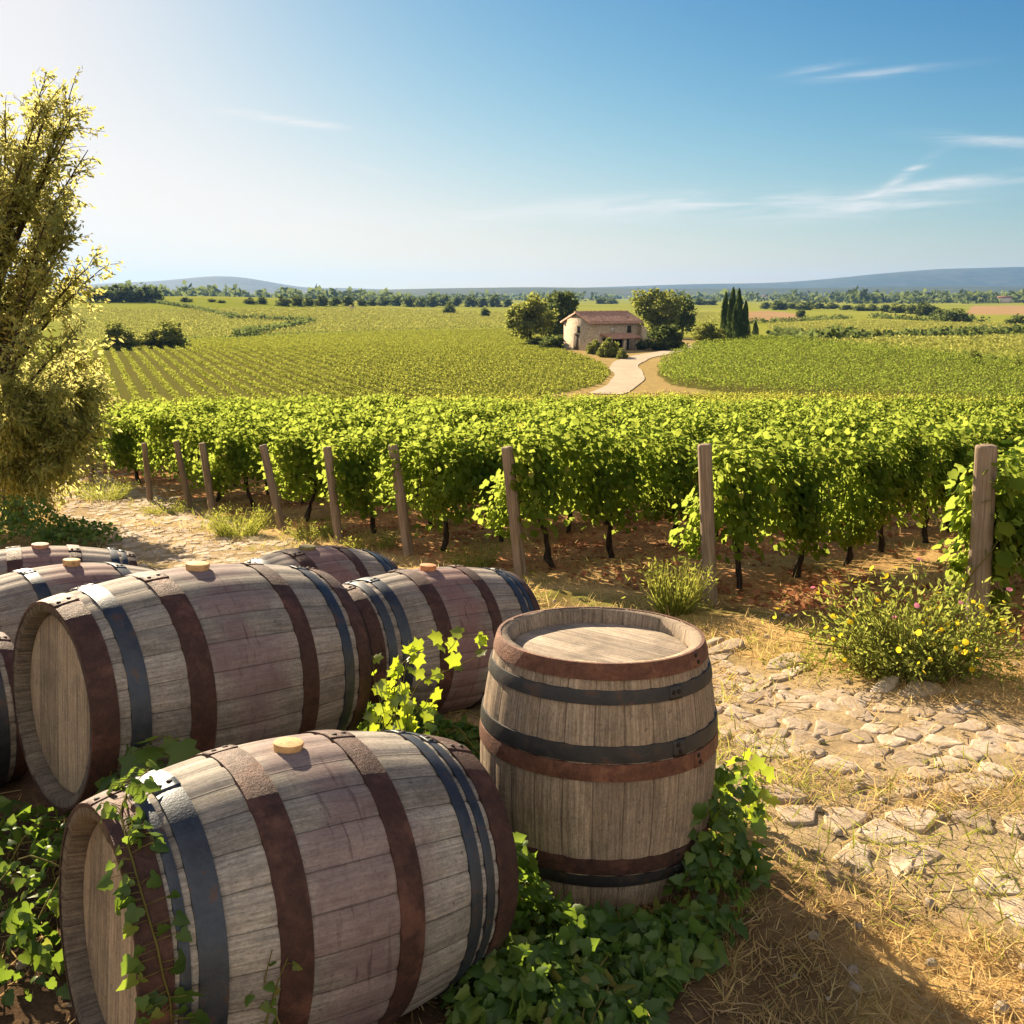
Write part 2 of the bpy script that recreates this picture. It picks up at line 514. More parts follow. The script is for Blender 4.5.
def wood_mat(name, a, b, stain, scol=(.165, .088, .098), n_st=26, seed=0., seams=True, damp=.4):
    """weathered oak: UV u = metres along the grain, v = staves across"""
    s = NT(name)
    uv = s.n('ShaderNodeUVMap', uv_map='UVMap').outputs[0]
    sep = s.n('ShaderNodeSeparateXYZ', {0: uv})
    u, v = sep.outputs[0], sep.outputs[1]
    cell = s.math('FLOOR', v)
    wn_ = s.n('ShaderNodeTexWhiteNoise', {'W': s.math('ADD', cell, seed + .5)}, noise_dimensions='1D')
    rnd = wn_.outputs['Value']
    gv = s.n('ShaderNodeCombineXYZ', {0: s.math('ADD', s.math('MULTIPLY', u, 5.0), s.math('MULTIPLY', rnd, 37.0)), 1: s.math('MULTIPLY', v, 11.0), 2: seed}).outputs[0]
    grain = s.noise(gv, 1.0, 6, .7, .35)
    fine = s.noise(s.n('ShaderNodeMapping', {'Vector': gv, 'Scale': (4., 4.5, 1.)}).outputs[0], 1.0, 4, .7)
    obj = s.coord('Object')
    blot = s.noise(s.n('ShaderNodeMapping', {'Vector': obj, 'Location': (seed, seed * .7, 0)}).outputs[0], 5.0, 6, .6, .4)
    col = s.ramp(grain, [(.22, tuple(.74 * q for q in a)), (.42, a), (.62, b), (.8, tuple(1.15 * q for q in b))])
    col = s.mix(.6, col, s.ramp(fine, [(.3, (.62, .61, .6)), (.65, (1.12, 1.12, 1.12))]), 'MULTIPLY')
    tone = s.math('ADD', s.math('MULTIPLY', rnd, .40), .80)
    tn = s.n('ShaderNodeCombineColor', {0: tone, 1: tone, 2: tone}).outputs[0]
    col = s.mix(1., col, tn, 'MULTIPLY')
    mott = s.noise(obj, 11.0, 8, .72, .6)
    col = s.mix(.8, col, s.ramp(mott, [(.30, (.62, .63, .66)), (.5, (1., 1., 1.)), (.70, (1.22, 1.18, 1.12))]), 'MULTIPLY')
    speck = s.noise(s.n('ShaderNodeMapping', {'Vector': obj, 'Scale': (90., 150., 150.)}).outputs[0], 1.0, 5, .75)
    col = s.mix(.75, col, s.ramp(speck, [(.34, (.60, .58, .56)), (.5, (1., 1., 1.)), (.66, (1.25, 1.24, 1.2))]), 'MULTIPLY')
    # old damp stains
    col = s.mix(s.math('MULTIPLY', s.range(blot, .5, .75), damp), col, (.06, .045, .035))
    spots = s.noise(obj, 38., 3, .6)
    col = s.mix(s.math('MULTIPLY', s.range(spots, .66, .74), .55), col, (.04, .03, .025))
    if stain:
        band = s.math('SUBTRACT', s.math('ABSOLUTE', u), s.math('ADD', s.math('MULTIPLY', s.math('SUBTRACT', blot, .5), .30), s.math('MULTIPLY', s.math('SUBTRACT', rnd, .5), .13)))
        fac = s.math('MULTIPLY', s.range(band, .19, .05), s.math('ADD', s.math('MULTIPLY', grain, .5), .5))
        col = s.mix(s.math('MULTIPLY', fac, stain, True), col, scol)
        dv = s.n('ShaderNodeCombineXYZ', {0: s.math('MULTIPLY', u, 55.0), 1: s.math('MULTIPLY', v, .55), 2: seed + 3.}).outputs[0]
        drip = s.math('MULTIPLY', s.range(s.noise(dv, 1., 3, .6, .2), .56, .68), s.range(s.math('ABSOLUTE', u), .15, .02))
        col = s.mix(s.math('MULTIPLY', drip, .55), col, (.06, .03, .035))
    h = s.math('ADD', s.math('MULTIPLY', grain, .4), s.math('ADD', s.math('MULTIPLY', fine, .3), s.math('MULTIPLY', speck, .4)))
    if seams:
        fr = s.math('FRACT', v)
        edge = s.math('MINIMUM', fr, s.math('SUBTRACT', 1.0, fr))
        wob = s.math('ADD', edge, s.math('MULTIPLY', s.math('SUBTRACT', fine, .5), .02))
        sm = s.range(wob, .006, .028)
        col = s.mix(sm, s.mix(.5, col, (.028, .021, .017)), col)
        h = s.math('ADD', s.math('MULTIPLY', h, .5), s.math('MULTIPLY', sm, .5))
    return s.finish(col, .82, normal=s.bump(h, .65, .006), spec=.25)


def rust_mat(name, cols, metal=.25):
    s = NT(name)
    o = s.coord('Object')
    f = s.noise(o, 26., 9, .75, .6)
    g = s.noise(o, 130., 4, .75)
    big = s.noise(o, 7., 5, .6)
    col = s.ramp(s.math('ADD', s.math('MULTIPLY', f, .65), s.math('MULTIPLY', big, .35)), [(.32, cols[0]), (.5, cols[1]), (.66, cols[2])])
    col = s.mix(s.math('MULTIPLY', s.range(g, .58, .7), .6), col, tuple(.5 * q for q in cols[0]))
    col = s.mix(s.math('MULTIPLY', s.range(big, .55, .68), .55), col, tuple(1.5 * q for q in cols[2]))
    return s.finish(col, s.math('SUBTRACT', .9, s.math('MULTIPLY', f, .45)), metal, s.bump(s.math('ADD', f, g), .8, .004), .4)


def steel_mat(name, base, rough=.40):
    s = NT(name)
    o = s.coord('Object')
    f = s.noise(o, 18., 6, .65, .3)
    g = s.noise(o, 160., 2, .6)
    col = s.ramp(f, [(.3, tuple(.6 * q for q in base)), (.6, base), (.8, tuple(1.35 * q for q in base))])
    col = s.mix(s.math('MULTIPLY', s.range(s.math('ADD', f, s.math('MULTIPLY', g, .25)), .68, .80), .75), col, (.11, .058, .036))
    scr = s.noise(s.n('ShaderNodeMapping', {'Vector': o, 'Scale': (300., 14., 14.)}).outputs[0], 1., 4, .7)
    col = s.mix(s.math('MULTIPLY', s.range(scr, .6, .7), .35), col, tuple(2.4 * q for q in base))
    return s.finish(col, s.math('ADD', s.math('MULTIPLY', s.math('ADD', g, f), .3), rough - .22), .6, s.bump(s.math('ADD', f, g), .4, .002), .5)


M_RUST = rust_mat('rusty_iron', [(.028, .015, .012), (.065, .029, .021), (.12, .054, .036)])
M_RUST_L = rust_mat('light_rusty_iron', [(.06, .026, .017), (.15, .062, .035), (.24, .11, .06)])
M_STEEL = steel_mat('galvanised_hoop', (.058, .069, .084), .42)
M_STEEL_D = steel_mat('dark_hoop', (.055, .052, .05), .5)
M_RIVET = rust_mat('rivet_iron', [(.012, .010, .010), (.03, .022, .018), (.06, .04, .03)], .5)


def cork_mat(name, a, b):
    s = NT(name)
    f = s.noise(s.n('ShaderNodeMapping', {'Vector': s.coord('Object'), 'Scale': (160., 30., 30.)}).outputs[0], 1., 6, .7)
    g = s.noise(s.coord('Object'), 45., 4, .6)
    col = s.mix(s.math('MULTIPLY', s.range(g, .5, .68), .6), s.ramp(f, [(.3, a), (.7, b)]), tuple(.35 * q for q in a))
    return s.finish(col, .75, normal=s.bump(f, .5, .003))


M_BUNG = cork_mat('bung_wood', (.50, .27, .10), (.66, .41, .18))
M_BUNG_O = cork_mat('orange_bung', (.55, .20, .07), (.68, .30, .13))
M_BUNG_M = cork_mat('mossy_bung', (.16, .13, .05), (.26, .22, .09))
M_BUNG_R = cork_mat('reddish_bung', (.42, .20, .11), (.55, .30, .18))
M_PLUG = cork_mat('stained_plug', (.15, .075, .065), (.20, .11, .095))


def post_mat():
    s = NT('post_wood')
    o = s.coord('Object')
    st = s.n('ShaderNodeMapping', {'Vector': o, 'Scale': (60., 60., 3.)}).outputs[0]
    f = s.noise(st, 1., 6, .65, .4)
    b = s.noise(o, 6., 4)
    col = s.ramp(f, [(.3, (.10, .07, .045)), (.55, (.26, .19, .13)), (.8, (.38, .30, .22))])
    col = s.mix(s.math('MULTIPLY', s.range(b, .5, .75), .5), col, (.13, .10, .07))
    return s.finish(col, .9, normal=s.bump(f, .7, .006), spec=.2)


M_POST = post_mat()


def stone_mat(name, a, b, c, scale=.9, bump=.5):
    s = NT(name)
    o = s.coord('Object')
    vor = s.n('ShaderNodeTexVoronoi', {'Vector': o, 'Scale': scale * 2.2}, feature='DISTANCE_TO_EDGE').outputs['Distance']
    vc = s.n('ShaderNodeTexVoronoi', {'Vector': o, 'Scale': scale * 2.2})
    f = s.noise(o, scale * 5, 6, .6)
    col = s.mix(s.math('MULTIPLY', vc.outputs['Color'], .6), a, b)
    col = s.mix(s.range(f, .35, .7), col, c)
    col = s.mix(s.range(vor, .0, .08), tuple(.7 * q for q in a), col)
    return s.finish(col, .92, normal=s.bump(s.range(vor, 0., .1), bump, .03), spec=.2)


def ground_mat():
    s = NT('ground_earth')
    o = s.coord('Object')
    colA = s.n('ShaderNodeVertexColor', layer_name='Col').outputs['Color']
    n1 = s.noise(o, 2.2, 8, .68, .3)
    n2 = s.noise(o, 21., 6, .7)
    n3 = s.noise(o, 95., 4, .7)
    n0 = s.noise(o, .035, 5, .6)
    k = s.ramp(n1, [(.28, (.62, .60, .56)), (.5, (1., 1., 1.)), (.72, (1.28, 1.26, 1.16))])
    k2 = s.ramp(s.math('ADD', s.math('MULTIPLY', n2, .6), s.math('MULTIPLY', n3, .4)), [(.3, (.45, .43, .40)), (.52, (1., 1., 1.)), (.7, (1.5, 1.45, 1.3))])
    col = s.mix(1., colA, k, 'MULTIPLY')
    col = s.mix(1., col, k2, 'MULTIPLY')
    col = s.mix(.6, col, s.ramp(n0, [(.3, (.85, .9, .8)), (.7, (1.12, 1.08, 1.1))]), 'MULTIPLY')
    h = s.math('ADD', s.math('MULTIPLY', n1, .6), s.math('ADD', s.math('MULTIPLY', n2, .3), s.math('MULTIPLY', n3, .12)))
    return s.finish(col, .97, normal=s.bump(h, .7, .035), spec=0.)


M_GROUND = ground_mat()


def dusty_mat(name, a, b, sc=3., bump=.02):
    s = NT(name)
    o = s.coord('Object')
    f = s.noise(o, sc, 8, .68, .2)
    g = s.noise(o, sc * 22, 5, .7)
    col = s.mix(s.range(f, .3, .7), a, b)
    col = s.mix(.8, col, s.ramp(g, [(.3, (.6, .6, .58)), (.65, (1.15, 1.15, 1.12))]), 'MULTIPLY')
    return s.finish(col, .95, normal=s.bump(s.math('ADD', f, g), .6, bump), spec=.1)


# ------------------------------------------------------------------ layout polygons (world XY)
def px_poly(pts):
    return np.array([at(*p)[:2] for p in pts])


PATH = np.array([(4.6, .9), (3.2, 2.55), (2.05, 3.85), (1.1, 4.95), (.1, 6.0), (-1.05, 7.4), (-2.25, 9.4), (-3.6, 11.6), (-5.4, 14.6), (-7.7, 18.2), (-11, 24)])
ROW0 = [(3.0, 6.6), (1.5, 7.83), (.03, 9.1), (-1.07, 10.34), (-2.0, 11.55), (-2.95, 12.9), (-4.1, 14.35), (-4.85, 15.4), (-5.8, 16.6)]
while len(ROW0) < 16:
    ROW0.append((ROW0[-1][0] - 1.22, ROW0[-1][1] + 1.38))
RDIR = np.array([.66, .75]) / math.hypot(.66, .75)
FAR_EDGE = [(-60, 26), (-14, 27), (-9.5, 30), (-7, 34), (-3, 45), (2, 55), (7, 60), (14, 54), (17, 45), (17.5, 37), (20, 33), (60, 30)]
NEAR_VY = np.array([ROW0[0]] + ROW0[1:] + FAR_EDGE[0:] + [(40, -10), (6, 4.2)])
LEFT_FIELD = px_poly([(-160, 430), (-160, 358), (-40, 354), (75, 350), (180, 341), (300, 335.5), (420, 331), (505, 329.5), (540, 338), (560, 350), (590, 359), (605, 366), (611, 374), (601, 384), (570, 392), (500, 403), (420, 410)])
RIGHT_FIELD = px_poly([(657, 374), (662, 364), (680, 355), (705, 347), (745, 340.5), (800, 344), (850, 349), (930, 356), (1024, 366), (1180, 385), (1180, 412), (1024, 407), (900, 401), (800, 397), (715, 392), (670, 385)])
TRACK = np.array([at(*p)[:2] for p in [(602, 396), (622, 387), (631, 376), (622, 366), (636, 358), (665, 353), (690, 348), (705, 344)]])
HOUSE_YARD = px_poly([(560, 352), (592, 360), (640, 362), (690, 352), (712, 344), (690, 338), (600, 340)])
BROWN1 = px_poly([(748, 321), (800, 320.5), (802, 314), (768, 311), (730, 312)])
BROWN2 = px_poly([(965, 314), (1100, 316), (1100, 304.5), (972, 306)])

# ------------------------------------------------------------------ ground: one sheet to the horizon
ra = np.concatenate([np.linspace(-180, -46, 60, endpoint=False), np.linspace(-46, 46, 780, endpoint=False), np.linspace(46, 180, 60, endpoint=False)])
rr = np.concatenate([[.15], np.geomspace(.6, 30, 260), np.geomspace(30.6, 400, 170), np.geomspace(410, 9000, 70)])
A, RR = np.meshgrid(np.radians(ra), rr)
X, Y = (RR * np.sin(A)).ravel(), (RR * np.cos(A)).ravel()
Z = gz(X, Y)
near = np.hypot(X, Y) < 14
Z0 = Z
Z = Z + np.where(near, .022 * (vnoise(X, Y, .11, 5) - .5) + .03 * (vnoise(X, Y, .45, 6) - .5), 0)
dpath, _ = seg_dist(PATH, X, Y)
Z = Z + (Z0 - Z - .010) * smooth(1.15, .85, dpath) * (np.hypot(X, Y) < 26)
nA, nR = len(ra), len(rr)
i, j = np.meshgrid(np.arange(nR - 1), np.arange(nA), indexing='ij')
k = (j + 1) % nA
GF = np.stack([i * nA + j, i * nA + k, (i + 1) * nA + k, (i + 1) * nA + j], -1).reshape(-1, 4)


def ground_colour(x, y):
    n1, n2 = vnoise(x, y, 1.1, 11)[:, None], vnoise(x, y, .4, 12)[:, None]
    n3 = vnoise(x, y, 60, 13)[:, None]
    dry = np.array([.43, .285, .13]); green = np.array([.17, .165, .045]); soil = np.array([.155, .092, .052])
    c = dry * np.ones((len(x), 1))
    c = c + (green - c) * smooth(.55, .85, .6 * n1 + .4 * n2)
    c = c + (soil - c) * (.75 * smooth(.60, .85, n2))
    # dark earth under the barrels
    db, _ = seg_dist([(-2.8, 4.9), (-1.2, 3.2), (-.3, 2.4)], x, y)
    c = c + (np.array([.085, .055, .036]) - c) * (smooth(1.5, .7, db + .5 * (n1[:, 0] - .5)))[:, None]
    # dirt between the cobbles
    dp, _ = seg_dist(PATH, x, y)
    c = c + (np.array([.36, .27, .17]) - c) * (smooth(1.25, .8, dp + .5 * (n1[:, 0] - .5)) * (np.hypot(x, y) < 30))[:, None]
    # reddish litter in the near vineyard
    v = inside(NEAR_VY, x, y)[:, None]
    lit = np.array([.40, .205, .105]); c = np.where(v, lit + (np.array([.36, .24, .11]) - lit) * smooth(.35, .7, n1), c)
    # distant cultivated land
    far = smooth(64, 80, np.hypot(x, y))[:, None]
    f1, f2 = np.array([.19, .22, .035]), np.array([.27, .275, .06])
    g = f1 + (f2 - f1) * n3
    g = np.where(inside(LEFT_FIELD, x, y)[:, None] | inside(RIGHT_FIELD, x, y)[:, None], np.array([.125, .12, .034]), g)
    dt, _ = seg_dist(TRACK, x, y)
    tan = np.array([.34, .25, .11])
    yard = np.maximum(smooth(9.5, 4.5, dt), inside(HOUSE_YARD, x, y))[:, None]
    lf = (inside(LEFT_FIELD, x, y) | inside(RIGHT_FIELD, x, y))[:, None]
    g = np.where(lf, g, g + (tan - g) * yard)
    g = np.where((inside(BROWN1, x, y) | inside(BROWN2, x, y))[:, None], np.array([.33, .22, .12]), g)
    return c + (g - c) * far


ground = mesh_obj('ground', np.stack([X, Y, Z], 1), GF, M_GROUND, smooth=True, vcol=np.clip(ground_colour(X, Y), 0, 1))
tag(ground, 'rolling dry ochre ground reaching from the barrels to the far plain', 'ground', kind='structure')

# white gravel track winding up to the farmhouse
def ribbon(pts, w0, w1, dz, n=80):
    P = np.asarray(pts, float)
    d = np.concatenate([[0], np.cumsum(np.hypot(*np.diff(P, axis=0).T))])
    s = np.linspace(0, d[-1], n)
    for _ in range(1):
        Q = np.stack([np.interp(s, d, P[:, 0]), np.interp(s, d, P[:, 1])], 1)
    ker = np.ones(9) / 9
    Qp = np.concatenate([np.repeat(Q[:1], 4, 0), Q, np.repeat(Q[-1:], 4, 0)])
    Q = np.stack([np.convolve(Qp[:, a], ker, 'valid') for a in (0, 1)], 1)
    T = unit(np.gradient(Q, axis=0)); N = np.stack([-T[:, 1], T[:, 0]], 1)
    W = np.interp(np.linspace(0, 1, n), [0, 1], [w0, w1])
    cs = np.linspace(-1, 1, 9)
    V = Q[:, None] + (W[:, None] * cs[None])[..., None] * N[:, None] * (1 + .06 * np.sin(np.arange(n) * .55))[:, None, None]
    V = V.reshape(-1, 2)
    z = gz(V[:, 0], V[:, 1]) + dz
    i, j = np.meshgrid(np.arange(n - 1), np.arange(8), indexing='ij')
    F = np.stack([i * 9 + j, (i + 1) * 9 + j, (i + 1) * 9 + j + 1, i * 9 + j + 1], -1).reshape(-1, 4)
    return np.column_stack([V, z]), F


V, F = ribbon(TRACK, 1.3, 1.9, .06)
tag(mesh_obj('farm_track', V, F, dusty_mat('track_gravel', (.38, .30, .215), (.48, .39, .29), .6), smooth=True),
    'pale gravel track curving between the fields up to the farmhouse', 'track', kind='structure')

# ------------------------------------------------------------------ hills on the horizon
def hill(name, prof, D, depth, label, mat, seed):
    pxs = np.array([p[0] for p in prof], float); pys = np.array([p[1] for p in prof], float)
    n = 420
    q = np.linspace(pxs[0], pxs[-1], n)
    top = np.interp(q, pxs, pys)
    ker = np.hanning(15); ker /= ker.sum()
    tp = np.convolve(np.pad(top, 7, mode='edge'), ker, 'valid')
    az = (q - 512) / FPX
    zt = D * (296 - tp) / FPX + CAM_H
    V = []
    m = 26
    for r in range(m + 1):
        t = r / m
        dist = D + depth * (t - .55)
        if t < .55: sh = math.sin(t / .55 * math.pi / 2) ** 1.3
        else: sh = math.cos((t - .55) / .45 * math.pi / 2)
        x = az * dist
        nn = (vnoise(x, dist + 0 * x, D * .06, seed) - .5) * .5 + (vnoise(x, dist + 0 * x, D * .02, seed + 1) - .5) * .25
        z = -12 + (zt + 12) * sh * (1 + nn * sh * (1 - sh) * 2.2)
        V.append(np.stack([x, dist + 0 * x, z], 1))
    V = np.concatenate(V)
    i, j = np.meshgrid(np.arange(m), np.arange(n - 1), indexing='ij')
    F = np.stack([i * n + j, i * n + j + 1, (i + 1) * n + j + 1, (i + 1) * n + j], -1).reshape(-1, 4)
    return tag(mesh_obj(name, V, F, mat, smooth=True), label, 'hills', kind='structure')


def hill_mat():
    s = NT('hill_forest')
    o = s.coord('Object')
    f = s.noise(o, .012, 8, .65)
    g = s.noise(o, .0016, 4)
    col = s.ramp(s.math('ADD', s.math('MULTIPLY', f, .6), s.math('MULTIPLY', g, .4)), [(.35, (.035, .052, .025)), (.55, (.06, .075, .035)), (.7, (.13, .12, .06))])
    return s.finish(col, .95, normal=s.bump(f, .6, 12.), spec=.05)


M_HILL = hill_mat()
hill('hills', [(-700, 284), (-300, 280), (-60, 286), (60, 288), (110, 284), (165, 282), (205, 278), (235, 276), (268, 281), (310, 289), (345, 288), (420, 291), (480, 289), (560, 288.5), (620, 287), (690, 284.5), (750, 284), (790, 282.5), (835, 278.5), (870, 274.5), (905, 272), (935, 269.5), (965, 270), (1000, 268), (1040, 268.5), (1150, 271), (1400, 280), (1800, 286)],
     6800, 2600, 'blue wooded hills along the horizon', M_HILL, 21)
hill('low_ridge', [(-700, 292), (0, 292.5), (200, 292), (330, 292.5), (380, 290), (450, 288.5), (540, 287.5), (640, 289), (700, 289), (780, 288.5), (860, 287.5), (960, 287), (1100, 288), (1800, 291)],
     3900, 1500, 'low wooded ridge in front of the hills', M_HILL, 31)

# ------------------------------------------------------------------ haze: one closed box of even air
hz = NT('haze_air')
pv = hz.n('ShaderNodeVolumePrincipled', {'Color': (.22, .45, 1.0, 1), 'Density': .00006, 'Anisotropy': .15})
hz.n('ShaderNodeOutputMaterial', {'Volume': pv.outputs[0]})
hb = MB().box((-9300, -9300, -30), (9300, 9300, 190)).obj('haze', hz.m)
tag(hb, 'thin pale summer haze lying over the whole plain', 'haze', kind='stuff')

# ------------------------------------------------------------------ cobbled path: stones as one surface
def cobbles():
    L = np.concatenate([[0], np.cumsum(np.hypot(*np.diff(PATH, axis=0).T))])
    ctr = lambda s: np.array([np.interp(s, L, PATH[:, 0]), np.interp(s, L, PATH[:, 1])])
    def frame(s):
        t = ctr(min(s + .5, L[-1])) - ctr(max(s - .5, 0)); t /= np.hypot(*t)
        return t, np.array([-t[1], t[0]])
    sites, keep = [], []
    s, row = 0.3, 0
    W = .98
    while s < L[-1] - .2:
        st = .115 if s > 5.2 else .145
        v = -W + random.uniform(0, .1)
        while v < W:
            big = 1.35 if (v > .2 and s < 5.5) else 1.0     # larger flags at the near edge
            t, nn = frame(s)
            p = ctr(s) + nn * v + t * random.uniform(-.035, .035) * big
            sites.append(p)
            edge = abs(v) > .76
            keep.append(random.random() > (.5 if edge else .12) + (.30 if s > 8.5 else 0) and float(vnoise(p[0], p[1], .55, 33)) * .7 + float(vnoise(p[0], p[1], .2, 34)) * .3 > .25)
            v += random.uniform(.12, .215) * big
        s += st * random.uniform(.95, 1.1); row += 1
    S = np.array(sites)
    B = MB(); fa = []
    for a in range(len(S)):
        if not keep[a] or np.hypot(*S[a]) > 26: continue
        d = np.hypot(*(S - S[a]).T)
        nb = np.argsort(d)[1:13]
        poly = [np.array(q) for q in ((-.3, -.3), (.3, -.3), (.3, .3), (-.3, .3))]
        for b in nb:
            m = (S[b] - S[a]) / 2; ln = np.hypot(*m)
            if ln < 1e-4: continue
            nrm = m / ln
            lim = ln - .010
            out = []
            for q in range(len(poly)):
                p0, p1 = poly[q], poly[(q + 1) % len(poly)]
                d0, d1 = p0 @ nrm - lim, p1 @ nrm - lim
                if d0 <= 0: out.append(p0)
                if (d0 < 0) != (d1 < 0) and abs(d0 - d1) > 1e-9: out.append(p0 + (p1 - p0) * d0 / (d0 - d1))
            poly = out
            if len(poly) < 3: break
        if len(poly) < 3: continue
        P = np.array(poly)
        ext = np.hypot(*(P.max(0) - P.min(0)))
        if ext < .07: continue
        sc = min(1.0, .42 / ext) * random.uniform(.86, 1.0)
        P = P * sc
        for _ in range(1):                                   # round the corners
            nx = np.roll(P, -1, 0)
            P = np.stack([.86 * P + .14 * nx, .5 * P + .5 * nx, .14 * P + .86 * nx], 1).reshape(-1, 2)
        P += rng.normal(0, .0045, P.shape)
        n = len(P)
        hgt = random.uniform(.003, .012) * (.5 if S[a][1] > 8 else 1.)
        tilt = rng.normal(0, .035, 2)
        rings = []
        for (f_, hz_) in ((1.03, -.05), (1.0, hgt * .35), (.95, hgt * .85), (.84, hgt), (.45, hgt * 1.02)):
            Q = P * f_
            z = hz_ + (Q @ tilt if hz_ > 0 else 0) + (rng.normal(0, .0016, n) if hz_ > 0 else 0)
            rings.append(np.column_stack([Q, np.broadcast_to(z, (n,))]))
        V = np.concatenate(rings + [np.array([[0, 0, hgt * 1.1]])])
        V[:, :2] += S[a]
        V[:, 2] += float(gz(*S[a])) - .007
        F4 = [(r * n + q, r * n + (q + 1) % n, (r + 1) * n + (q + 1) % n, (r + 1) * n + q) for r in range(4) for q in range(n)]
        F3 = [(4 * n + q, 4 * n + (q + 1) % n, 5 * n) for q in range(n)]
        B.add(V, [np.array(F4), np.array(F3)])
    s_ = NT('cobble_stone')
    o = s_.coord('Object')
    rnd = s_.n('ShaderNodeNewGeometry').outputs['Random Per Island']
    f = s_.noise(o, 9., 7, .65)
    g = s_.noise(o, 70., 5, .7)
    col = s_.ramp(rnd, [(0, (.34, .26, .18)), (.5, (.44, .35, .26)), (1, (.54, .44, .34))])
    col = s_.mix(s_.range(f, .4, .72), col, (.34, .25, .15))
    col = s_.mix(.7, col, s_.ramp(g, [(.3, (.62, .6, .58)), (.65, (1.15, 1.15, 1.12))]), 'MULTIPLY')
    m = s_.finish(col, .9, normal=s_.bump(s_.math('ADD', f, s_.math('MULTIPLY', g, .4)), .7, .012), spec=.2)
    V, F = B.out()
    return tag(mesh_obj('cobblestone_path', V, F, m, smooth=True), 'sunlit path of worn irregular cobbles running behind the barrels', 'path', kind='structure')


cobbles()

# ------------------------------------------------------------------ ground cover close by
def cover_points(n, y0, y1, power=1.0):
    """random points of the visible wedge, denser near the camera"""
    u = rng.random(n)
    y = y0 * (y1 / y0) ** (u ** power)
    x = (rng.random(n) * 2 - 1) * (y * .58 + .5)
    return x, y


def grass_cover():
    x, y = cover_points(300000, 1.7, 17)
    dp, _ = seg_dist(PATH, x, y)
    inv = inside(NEAR_VY, x, y)
    n1, n2 = vnoise(x, y, .5, 41), vnoise(x, y, .13, 42)
    db, _ = seg_dist([(-2.8, 4.9), (-1.2, 3.2), (-.3, 2.4)], x, y)
    p = np.clip(.12 + 1.25 * (n1 - .32) + .55 * (n2 - .4), 0.03, 1)
    p *= np.where(dp < 1.0, .15 + .9 * (vnoise(x, y, .55, 33) < .30), 1) * np.where(inv, .35, 1) * np.where(db < .9, .35, 1)
    m = rng.random(len(x)) < p
    x, y, n1 = x[m], y[m], n1[m]
    n = len(x)
    d = rand_dir(n); d[:, 2] = np.abs(d[:, 2]) * .55 + .12 + .25 * (rng.random(n) < .3)
    size = (.020 + .055 * rng.random(n) ** 2) * (1 + .10 * y)
    V, F = scatter(BLADE, np.stack([x, y, gz(x, y) - .005], 1), d, rand_dir(n), size)
    return tag(mesh_obj('dry_grass', V, F, M_DRY), 'short straw coloured grass over the trodden ground', 'grass', kind='stuff')


grass_cover()


def green_cover():
    x, y = cover_points(90000, 2.0, 20)
    dp, _ = seg_dist(PATH, x, y)
    n1, n2 = vnoise(x, y, .8, 51), vnoise(x, y, .25, 52)
    hd, _ = seg_dist(ROW0, x, y)
    p = 1.9 * (n1 - .60) + .5 * (n2 - .5) + .55 * np.exp(-(hd / .9) ** 2) * n2 * (x < 1.2) + .22 * np.exp(-((dp - .45) / .3) ** 2) * (y < 8) * n2 + .8 * (dp < 1.) * (vnoise(x, y, .55, 33) < .27) * n2
    p *= np.where(inside(NEAR_VY, x, y) & (hd > .6), .1, 1)
    m = rng.random(len(x)) < np.clip(p, 0, .8)
    x, y = x[m], y[m]
    n = len(x)
    d = rand_dir(n); d[:, 2] = np.abs(d[:, 2]) * .7 + .35
    V, F = scatter(BLADE, np.stack([x, y, gz(x, y) - .005], 1), d, rand_dir(n), (.025 + .06 * rng.random(n) ** 2) * (1 + .09 * y))
    return tag(mesh_obj('green_grass', V, F, M_GRASS), 'thin patches of yellowish green grass beside path and vines', 'grass', kind='stuff')


green_cover()


def straws():
    B = MB()
    x, y = cover_points(230, 1.8, 7)
    for a, b in zip(x, y):
        an = random.uniform(0, 6.28); l = random.uniform(.06, .26)
        c = np.array([math.cos(an), math.sin(an)])
        pts = [(a + c[0] * l * t + .02 * math.sin(3 * t + an), b + c[1] * l * t, 0) for t in (0, .5, 1)]
        pts = [(q[0], q[1], float(gz(q[0], q[1])) + .012 + .02 * random.random()) for q in pts]
        B.add(*tube(pts, random.uniform(.0012, .0028), 4, False))
    tag(B.obj('straw', dusty_mat('straw_stalk', (.36, .25, .12), (.5, .38, .22), 8.)), 'dry straws and twigs lying on the ground', 'straw', kind='stuff')
    B = MB()
    x, y = cover_points(500, 1.8, 8)
    for a, b in zip(x, y):
        s = random.uniform(.006, .022)
        th = np.linspace(0, 2 * np.pi, 7, endpoint=False)
        r1 = s * (1 + .25 * rng.standard_normal(7))
        z0 = float(gz(a, b))
        V = np.concatenate([np.stack([a + r1 * np.cos(th), b + r1 * np.sin(th), np.full(7, z0 - .004)], 1),
                            np.stack([a + .75 * r1 * np.cos(th), b + .75 * r1 * np.sin(th), np.full(7, z0 + s * .5)], 1), [[a, b, z0 + s * .65]]])
        B.add(V, [np.array([(q, (q + 1) % 7, 7 + (q + 1) % 7, 7 + q) for q in range(7)]), np.array([(7 + q, 7 + (q + 1) % 7, 14) for q in range(7)])])
    tag(B.obj('pebbles', dusty_mat('pebble_stone', (.3, .24, .18), (.5, .42, .33), 20.), smooth=True), 'small loose pebbles strewn over the ground', 'pebbles', kind='stuff')


straws()


